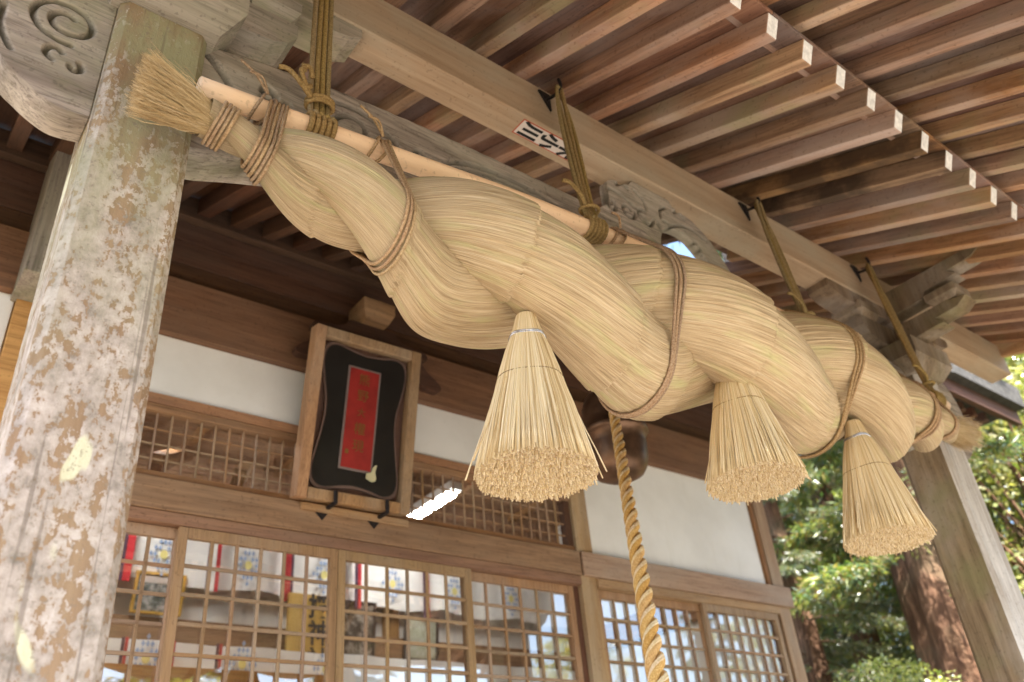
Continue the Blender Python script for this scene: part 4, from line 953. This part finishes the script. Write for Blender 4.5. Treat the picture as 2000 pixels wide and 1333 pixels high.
# ------------------------------------------------------------------ sticker on the eaves beam
# lies on the underside of the eaves beam, its long side along the beam
sx0, sx1 = 1.845, 2.18
st = thing("paper_sticker", "white votive sticker with bold black characters and red border under the eaves beam", "sticker", (2.0, 1.93, 4.3245))
def ul(x0, x1, y0, y1, z, t=.0008): return cbox(x0, x1, y0, y1, z - t, z, .0001)
part("sticker_border", ul(sx0, sx1, 1.918, 2.012, 4.3248), REDINK, st); part("sticker_paper", ul(sx0 + .006, sx1 - .006, 1.924, 2.006, 4.3238), PAPER, st)
for i, ch in enumerate("川小木"):
    vf = text_vf(ch, .095, .0004, .0045); M_ = Matrix.Translation((sx0 + .065 + i * .112, 1.965, 4.3225)) @ Matrix(((0, 1, 0, 0), (1, 0, 0, 0), (0, 0, -1, 0), (0, 0, 0, 1)))
    V2 = [tuple(M_ @ Vector((p[0] * .92, p[1] * 1.12 * 1.0, p[2]))) for p in vf[0]]
    part("sticker_lettering", (V2, vf[1]), INK, st)

# ------------------------------------------------------------------ plaque
pq = thing("shrine_plaque", "framed black lacquer plaque with a red name panel, leaning out above the doors", "plaque", (2.11, 3.93, 3.27))
PW, PH = 0.69, 0.985; lean = math.atan2(0.20, 1.0)
PM = Matrix.Translation((2.085, 3.915, 3.255)) @ Matrix.Rotation(-0.012, 4, 'Y') @ Matrix.Rotation(lean, 4, 'X')
def pp(name, vf, mat, par=pq, smooth=False): return part(name, xform(vf, PM), mat, par, smooth)
fw = .062; h = PW / 2
for vf in (cbox(-h, -h + fw, -.05, .04, 0, PH, .005), cbox(h - fw, h, -.05, .04, 0, PH, .005), cbox(-h + fw, h - fw, -.048, .04, 0, fw, .005), cbox(-h + fw, h - fw, -.048, .04, PH - fw, PH, .005)):
    pp("frame_rail", vf, WFRAME)
pp("back_board", cbox(-h + fw, h - fw, .01, .03, fw, PH - fw, .001), WDARK[2])
iw, ih = h - fw - .006, (PH - 2 * fw) / 2 - .006
oc = [(0, .93), (.35, .955), (.72, 1.0), (.93, .93), (.99, .74), (.93, .50), (.84, .22), (.82, 0), (.86, -.25), (.94, -.55), (.99, -.78), (.92, -.94), (.70, -1.0), (.35, -.955), (0, -.93)]
full = oc + [(-a, b) for a, b in oc[::-1]][1:-1]
cl = smoothp([(a * iw, PH / 2 + b * ih, 0) for a, b in full + full[:1]], 5)[:-1]
pp("lacquer_rim", prism([(a, b) for a, b, _ in cl][::-1], -.012, .009, 'Y'), LACQRIM)
pp("lacquer_board", prism([(a * .95, PH / 2 + (b - PH / 2) * .962) for a, b, _ in cl][::-1], -.016, -.0125, 'Y'), LACQ)
pp("panel_edging", cbox(-.112, .098, -.021, -.0165, .195, .80, .001), REDRIM); pp("red_panel", cbox(-.100, .086, -.024, -.0213, .207, .788, .001), RED)
for i, ch in enumerate("熊野大權現"):
    vf = text_vf(ch, .075 if i != 2 else .055, .0008); M_ = Matrix.Translation((-.007, -.0255, .725 - i * .098)) @ Matrix.Rotation(math.pi / 2, 4, 'X'); pp("gilt_lettering", xform(vf, M_), GOLD)
pp("gilt_lettering", cbox(-.083, -.062, -.0252, -.0243, .285, .31, .0003), GOLD)
pp("peeling_flake", prism(smoothp([(.06, .165, 0), (.10, .15, 0), (.125, .17, 0), (.115, .205, 0), (.122, .25, 0), (.10, .235, 0), (.09, .205, 0), (.06, .195, 0)], 3)[:, :2].tolist()[::-1], -.027, -.0245, 'Y'), FLAKE)
for x in (1.93, 2.245):   # iron brackets carrying the plaque, fixed to the rail
    v = merge(prism([(x - .05, 3.215), (x + .045, 3.225), (x + .0, 3.165)], 3.938, 3.9445, 'Y'), cbox(x + .012, x + .034, 3.83, 3.942, 3.222, 3.24, .003), cbox(x + .012, x + .034, 3.83, 3.845, 3.24, 3.30, .003)); part("plaque_bracket", v, IRON, HALL)
part("plaque_ledge", cbox(1.80, 2.46, 3.925, 3.944, 3.205, 3.245, .003), WNAG[0], HALL)

# ------------------------------------------------------------------ things inside the hall
def banner(x0, x1, z0, z1, name, label, y):
    n = 120; V = []; m = 6
    for j in range(m + 1):
        for i in range(n + 1):
            x = x0 + (x1 - x0) * i / n; u = (x / 0.86) % 1; sag = -.035 * math.sin(math.pi * u); fz = z1 + (z0 - z1) * j / m + sag * (j / m) + .25 * sag
            V.append((x, y + .012 * math.sin(x * 9 + j * .6) + .008 * math.sin(x * 23), fz))
    Fc = [(j * (n + 1) + i, j * (n + 1) + i + 1, (j + 1) * (n + 1) + i + 1, (j + 1) * (n + 1) + i) for j in range(m) for i in range(n)]
    t = thing(name, label, "banner", ((x0 + x1) / 2, y, z1)); obj("cloth", mesh("cloth", V, Fc, CLOTH, True), t); return t
def crest(t, x, z, y, s):
    """diamond crest of small blue pieces round a yellow heart"""
    lst = []
    for i in range(-3, 4):
        for j in range(-3, 4):
            if abs(i) + abs(j) > 3 or (i == 0 and j == 0): continue
            if abs(i) + abs(j) in (2, 3): 
                a = s * .135; cx_, cz_ = x + i * s * .30, z + j * s * .46
                lst.append(prism([(cx_, cz_ - a * 1.5), (cx_ + a, cz_), (cx_, cz_ + a * 1.5), (cx_ - a, cz_)], y - .004, y - .001, 'Y'))
    part("crest_print", merge(*lst), BLUE, t); r = s * .34
    part("crest_heart", prism([(x + r * math.cos(k * math.pi / 5) * .8, z + r * math.sin(k * math.pi / 5)) for k in range(10)], y - .004, y - .001, 'Y'), YELLOW, t)
b1 = banner(-0.6, 5.8, 3.53, 3.97, "crest_banner", "white banner with blue diamond crests strung high inside the hall", YI - .16)
for x in (1.20, 2.33, 2.95 + .58, 4.66, 5.3): pass
for x in (1.18, 1.83, 2.48, 3.13, 3.78, 4.43, 5.08): crest(b1, x, 3.70, YI - .185, .105)
b2 = banner(-0.6, 5.8, 2.60, 3.06, "crest_banner", "lower white banner with blue diamond crests below the inner rail", YI - .30)
for x in (1.12, 1.765, 2.44, 3.1): crest(b2, x, 2.93, YI - .325, .105)
def ribbon(x, z0, z1, y, w, label, mats):
    t = thing("hanging_ribbon", label, "ribbon", (x, y, z1), "ribbons hanging inside the hall"); k = len(mats)
    for i, m in enumerate(mats):
        a = x - w / 2 + w * i / k; part("ribbon_stripe", cbox(a, a + w / k - .002, y - .003 - .004 * (i % 2), y + .003, z0, z1, .001), m, t)
    return t
ribbon(1.55, 3.46, 4.00, YI - .24, .11, "faded red and grey ribbon hidden partly by the lichen pillar", [PURPLE, REDCLOTH])
ribbon(2.19, 3.45, 4.00, YI - .24, .10, "white ribbon with red and black edges in the second door", [PURPLE, CLOTH, REDCLOTH])
ribbon(2.80, 3.44, 4.00, YI - .24, .075, "bright red ribbon twisted beside the pale sign board", [REDCLOTH, REDCLOTH, PURPLE])
ribbon(3.415, 3.44, 4.00, YI - .24, .06, "dark ribbon with a red edge behind the third door", [PURPLE, REDCLOTH])
ribbon(4.09, 3.40, 4.00, YI - .24, .06, "narrow dark ribbon behind the stile of the fourth door", [PURPLE, REDCLOTH])
for x, lb in ((1.606, "small dark red ribbon low beside the lichen pillar"), (1.92, "dark red ribbon low behind the door stile"), (2.25, "dull red ribbon low in the second door")):
    ribbon(x, 2.78, 3.05, YI - .36, .045, lb, [PURPLE, REDCLOTH])
def picture(x0, x1, z0, z1, y, lean_, fm, pm, label, mount=None):
    t = thing("framed_picture", label, "picture", ((x0 + x1) / 2, y, z0), "framed pictures on the inner rail"); M_ = Matrix.Translation((0, y, z0)) @ Matrix.Rotation(lean_, 4, 'X'); hh = z1 - z0; b = .022
    fr = merge(cbox(x0, x0 + b, -.02, .015, 0, hh), cbox(x1 - b, x1, -.02, .015, 0, hh), cbox(x0 + b, x1 - b, -.019, .015, 0, b), cbox(x0 + b, x1 - b, -.019, .015, hh - b, hh))
    part("picture_frame", xform(fr, M_), fm, t); part("picture_print", xform(cbox(x0 + b, x1 - b, -.006, .006, b, hh - b), M_), pm, t)
    if mount: part("picture_caption", xform(cbox(x0 + b + .01, x1 - b - .01, -.009, -.0065, hh * .74, hh - b - .008), M_), mount, t)
    return t
picture(1.66, 2.02, 3.275, 3.57, YI - .13, .14, PICFRAME, PHOTO, "gilt framed group photograph leaning on the inner rail", PAPER)
picture(3.27, 3.62, 3.08, 3.52, YI - .15, .06, PICDARK, PHOTO2, "narrow dark framed forest photograph behind the third door")
picture(3.90, 4.24, 3.08, 3.45, YI - .15, .10, PICDARK, CERT, "black framed certificate behind the third door")
sg = thing("wooden_sign", "tall pale wooden sign board with black brushed characters inside the hall", "sign", (3.0, YI - .25, 2.7))
part("sign_board", cbox(2.79, 3.20, YI - .28, YI - .25, 2.62, 3.50, .006), WSIGN, sg)
for i, ch in enumerate("授神社"):
    vf = text_vf(ch, .20, .001, .004); part("sign_lettering", xform(vf, Matrix.Translation((3.055, YI - .283, 3.395 - i * .205)) @ Matrix.Rotation(math.pi / 2, 4, 'X')), INK, sg)
ib_t = thing("altar_shelf", "bright orange timber shelf low inside the hall at the left doors", "shelf", (1.9, YI - .5, 2.3)); part("shelf_board", cbox(0.8, 2.95, YI - .75, YI - .4, 2.50, 2.60, .004), WORANGE, ib_t); part("shelf_front", cbox(0.8, 2.95, YI - .76, YI - .752, 2.60, 2.79, .002), WORANGE, ib_t)
for x in (.9, 2.85): part("shelf_leg", cbox(x - .04, x + .04, YI - .62, YI - .54, .9, 2.498, .004), WORANGE, ib_t)
# fluorescent lamps: the second tube is added, unseen, to brighten the hall
for i, (x, ya, yb, z, lb) in enumerate(((3.70, 5.22, 5.98, 4.10, "lit fluorescent tube seen through the transom right of the plaque"), (1.2, 4.9, 5.9, 4.2, "added unseen tube brightening the left of the hall"))):
    t = thing("fluorescent_lamp", lb, "lamp", (x, (ya + yb) / 2, z))
    obj("lamp_tube", tubemesh("lamp_tube", [tube([(x, ya, z), (x, yb, z)], .02, 12)], TUBE), t); part("lamp_housing", cbox(x - .06, x + .06, ya - .04, yb + .04, z + .03, z + .10, .006), flat("white lamp housing", (.8, .8, .78), .5), t)
    for y in (ya + .15, yb - .15): part("lamp_stem", cbox(x - .008, x + .008, y - .008, y + .008, z + .10, 4.598, .001), IRON, t)

# ------------------------------------------------------------------ trees
def leaf_quads(C, Dn, size, rg, asp=0.45):
    n = len(C); a = rg.normal(0, 1, (n, 3)); a /= np.linalg.norm(a, axis=1)[:, None]
    u = Dn / (np.linalg.norm(Dn, axis=1)[:, None] + 1e-9); v = np.cross(u, a); v /= np.linalg.norm(v, axis=1)[:, None] + 1e-9
    s = size * rg.uniform(.6, 1.35, n)[:, None]
    V = np.stack([C, C + u * s * .45 + v * s * asp * .5, C + u * s, C + u * s * .45 - v * s * asp * .5], 1).reshape(-1, 3)
    b = np.arange(n)[:, None] * 4; return V, np.hstack([b, b + 1, b + 2, b + 3])
def trunk_vf(h, r0, r1, lean_, rg, sides=14, flute=.12):
    zs = np.linspace(-.4, h, 26); V = []
    ph = rg.random(4) * 6
    for z in zs:
        t = max(0, z) / h; r = r0 * (1 - t) ** .8 + r1 + r0 * .5 * math.exp(-max(0, z) / .5); ox = lean_[0] * t * h + .05 * math.sin(t * 7 + ph[0]); oy = lean_[1] * t * h + .05 * math.sin(t * 6 + ph[1])
        for k in range(sides):
            a = 2 * math.pi * k / sides; q = r * (1 + flute * math.sin(5 * a + ph[2] + t * 2) * .6 + flute * math.sin(3 * a + ph[3]) * .5); V.append((ox + q * math.cos(a), oy + q * math.sin(a), z))
    Fc = [(i * sides + k, i * sides + (k + 1) % sides, (i + 1) * sides + (k + 1) % sides, (i + 1) * sides + k) for i in range(25) for k in range(sides)]
    return V, Fc
def limb_tubes(segs): return [tube(np.array(s), .03, 5, rfun=(lambda u, r=r: r * (1 - .75 * u))) for s, r in segs]
def cedar_proto(seed, h, zlo, spread, nb, r0):
    """conifer: drooping branches carrying flat sprays"""
    rg = np.random.default_rng(seed); C = []; Dn = []; limbs = []
    for b in range(nb):
        z = zlo + (h - zlo) * (b + rg.random()) / nb; t = (z - zlo) / (h - zlo); L = spread * (1 - t) ** .7 * rg.uniform(.55, 1.1) + .25; a = rg.random() * 6.283
        d = np.array([math.cos(a), math.sin(a), 0]); s = np.linspace(0, 1, 9); P = np.stack([d[0] * L * s, d[1] * L * s, z + .10 * L * s - .42 * L * s ** 2 + .10 * L * s ** 4], 1); limbs.append((P[::2], .035 * (1 - t) + .012))
        ns = int(34 * L) + 10
        for _ in range(ns):
            u = rg.uniform(.22, 1.02); p = np.array([np.interp(u, s, P[:, k]) for k in range(3)]); side = np.cross(d, [0, 0, 1]) * rg.choice([-1, 1]); sd = d * .6 + side * rg.uniform(.3, 1.1) + np.array([0, 0, rg.uniform(-.7, .1)]); sl = rg.uniform(.2, .5) * (1.15 - .5 * u)
            m = 16; v = np.sort(rg.random(m)); C.append(p + sd[None] * (sl * v)[:, None] + rg.normal(0, .03, (m, 3))); Dn.append(np.repeat(sd[None], m, 0) + rg.normal(0, .55, (m, 3)) + np.array([0, 0, -.25]))
    V, Fq = leaf_quads(np.vstack(C), np.vstack(Dn), .135, rg, .17)
    tv = trunk_vf(h, r0, .04, (0, 0), rg)
    return mesh("crown", V, Fq, LEAFC), mesh("trunk", *tv, BARK, True), tubemesh("limbs", limb_tubes(limbs), BARK)
def broad_proto(seed, h, zlo, spread, nclump, r0, leaf=.085):
    rg = np.random.default_rng(seed); C = []; Dn = []; limbs = []
    for c in range(nclump):
        a = rg.random() * 6.283; z = zlo + (h - zlo) * rg.random(); t = (z - zlo) / (h - zlo); R = spread * math.sqrt(max(.05, 1 - (2 * t - 1) ** 2)) * rg.uniform(.25, 1.05); p = np.array([R * math.cos(a), R * math.sin(a), z])
        cs = rg.uniform(.25, .6); m = 90; q = rg.normal(0, 1, (m, 3)); q /= np.linalg.norm(q, axis=1)[:, None]; q *= (rg.random(m) ** .5)[:, None]; q[:, 2] *= .5
        C.append(p + q * cs); Dn.append(q * np.array([1, 1, .4]) + rg.normal(0, .4, (m, 3)) + np.array([0, 0, -.2]))
        if c % 3 == 0: s = np.linspace(0, 1, 6)[:, None]; limbs.append((np.array([0, 0, z * .55]) * (1 - s) + p * s + np.array([0, 0, .25]) * np.sin(s * 3.14), .05))
    V, Fq = leaf_quads(np.vstack(C), np.vstack(Dn), leaf, rg, .55); tv = trunk_vf(h * .75, r0, .03, (.02, .01), rg, 10)
    return mesh("crown", V, Fq, LEAFB), mesh("trunk", *tv, BARK, True), tubemesh("limbs", limb_tubes(limbs), BARK)
CED = [cedar_proto(21, 14, 2.0, 2.6, 80, .34), cedar_proto(22, 17, 3.2, 3.0, 90, .42)]
BRO = [broad_proto(31, 6.0, .4, 2.2, 190, .12), broad_proto(32, 8.5, 1.5, 2.8, 230, .16, .10)]
def plant(name, proto, x, y, z, rz, sc, label, cat="tree", group="trees around the shrine"):
    t = thing(name, label, cat, (x, y, z), group); t.rotation_euler = (0, 0, rz); t.scale = (sc, sc, sc); PINV[t.name] = Matrix.Identity(4)
    for me, n in zip(proto, ("crown", "trunk", "limbs")):
        obj(n, me, t)
    return t
def gh(x, y):
    d = math.hypot(x - 2, y - 2); return (max(0, d - 14) * .10) if d > 14 else 0
# right of the porch, seen between the tassels and the pillar
big = np.random.default_rng(5)
bt_ = thing("cedar_tree", "thick cedar trunk with sunlit red bark beside the grey pillar", "tree", (10.9, 5.15, 0), "trees around the shrine"); PINV[bt_.name] = Matrix.Identity(4)
obj("trunk", mesh("trunk", *trunk_vf(15, .33, .07, (-.004, -.01), big, 40, .16), BARK, True), bt_)
o = obj("crown", CED[1][0], bt_); o.location = (0, 0, 1.2); o.scale = (1, 1, .9)
spots = [("cedar_tree", CED[0], 10.2, 6.6, 1.1, .6, "dark cedar standing close behind the end of the hall wall"),
         ("cedar_tree", CED[1], 15.5, 9.5, 2.0, .82, "tall cedar seen between the middle and farthest tassels"),
         ("cedar_tree", CED[0], 16.0, 7.4, .4, 1.1, "cedar with drooping sprays behind the red barked trunk"),
         ("cedar_tree", CED[1], 20.0, 11.0, 4.4, 1.1, "distant cedar in the gap left of the grey pillar"),
         ("cedar_tree", CED[0], 17.5, 5.2, 2.9, 1.2, "cedar just right of the grey pillar"),
         ("cedar_tree", CED[1], 24.0, 15.5, 5.4, 1.2, "far cedar deep in the wood right of the hall"),
         ("cedar_tree", CED[0], 24.0, 6.0, .9, 1.2, "far cedar at the right edge of the view"),
         ("broadleaf_tree", BRO[0], 8.7, 4.95, .3, .50, "low sunlit bush with small leaves below the farthest tassel"),
         ("broadleaf_tree", BRO[1], 14.5, 8.6, 1.7, .85, "pale green broadleaf tree glowing behind the middle tassel"),
         ("broadleaf_tree", BRO[1], 12.4, 3.9, 2.6, .85, "bright yellow green tree beyond the far rope end"),
         ("cedar_tree", CED[0], 12.6, 7.1, 3.6, .8, "young cedar with feathery low sprays left of the red barked trunk"),
         ("broadleaf_tree", BRO[1], 14.5, 5.3, 5.2, .9, "sunlit broadleaf tree far behind the grey pillar"),
         ("broadleaf_tree", BRO[1], 14.8, 2.6, .8, 1.0, "leafy tree at the far right under the porch eaves")]
for n, pr, x, y, rz, sc, lb in spots: plant(n, pr, x, y, gh(x, y), rz, sc, lb)
# in front of the shrine, mirrored by the door glass
front = [("cedar_tree", CED[0], 4.5, -17.0, 1.9, 1.0, "cedar straight in front of the hall across the yard"), ("broadleaf_tree", BRO[0], 7.5, -15.5, 0.7, 1.1, "round bushy tree in front of the hall beside the yard cedar"), ("cedar_tree", CED[1], 9.0, -20.0, 4.0, .9, "second tall cedar across the yard"), ("broadleaf_tree", BRO[0], 2.0, -19.0, 2.7, 1.2, "leftmost bushy tree across the yard"),
         ("cedar_tree", CED[0], 30.0, -16.0, 0.3, .8, "slender cedar at the far right front of the yard"), ("broadleaf_tree", BRO[1], 23.0, -17.0, 1.3, .9, "broadleaf tree at the front of the yard near the cedars"),
         ("cedar_tree", CED[1], 17.0, -24.0, 2.3, .9, "tall cedar at the far front of the yard"), ("broadleaf_tree", BRO[0], 9.0, -22.0, 3.3, 1.2, "bushy tree at the front of the yard"),
         ("broadleaf_tree", BRO[1], 25.0, -9.0, 4.1, 0.9, "broadleaf tree at the right front of the yard")]
for n, pr, x, y, rz, sc, lb in front: plant(n, pr, x, y, gh(x, y), rz, sc, lb)
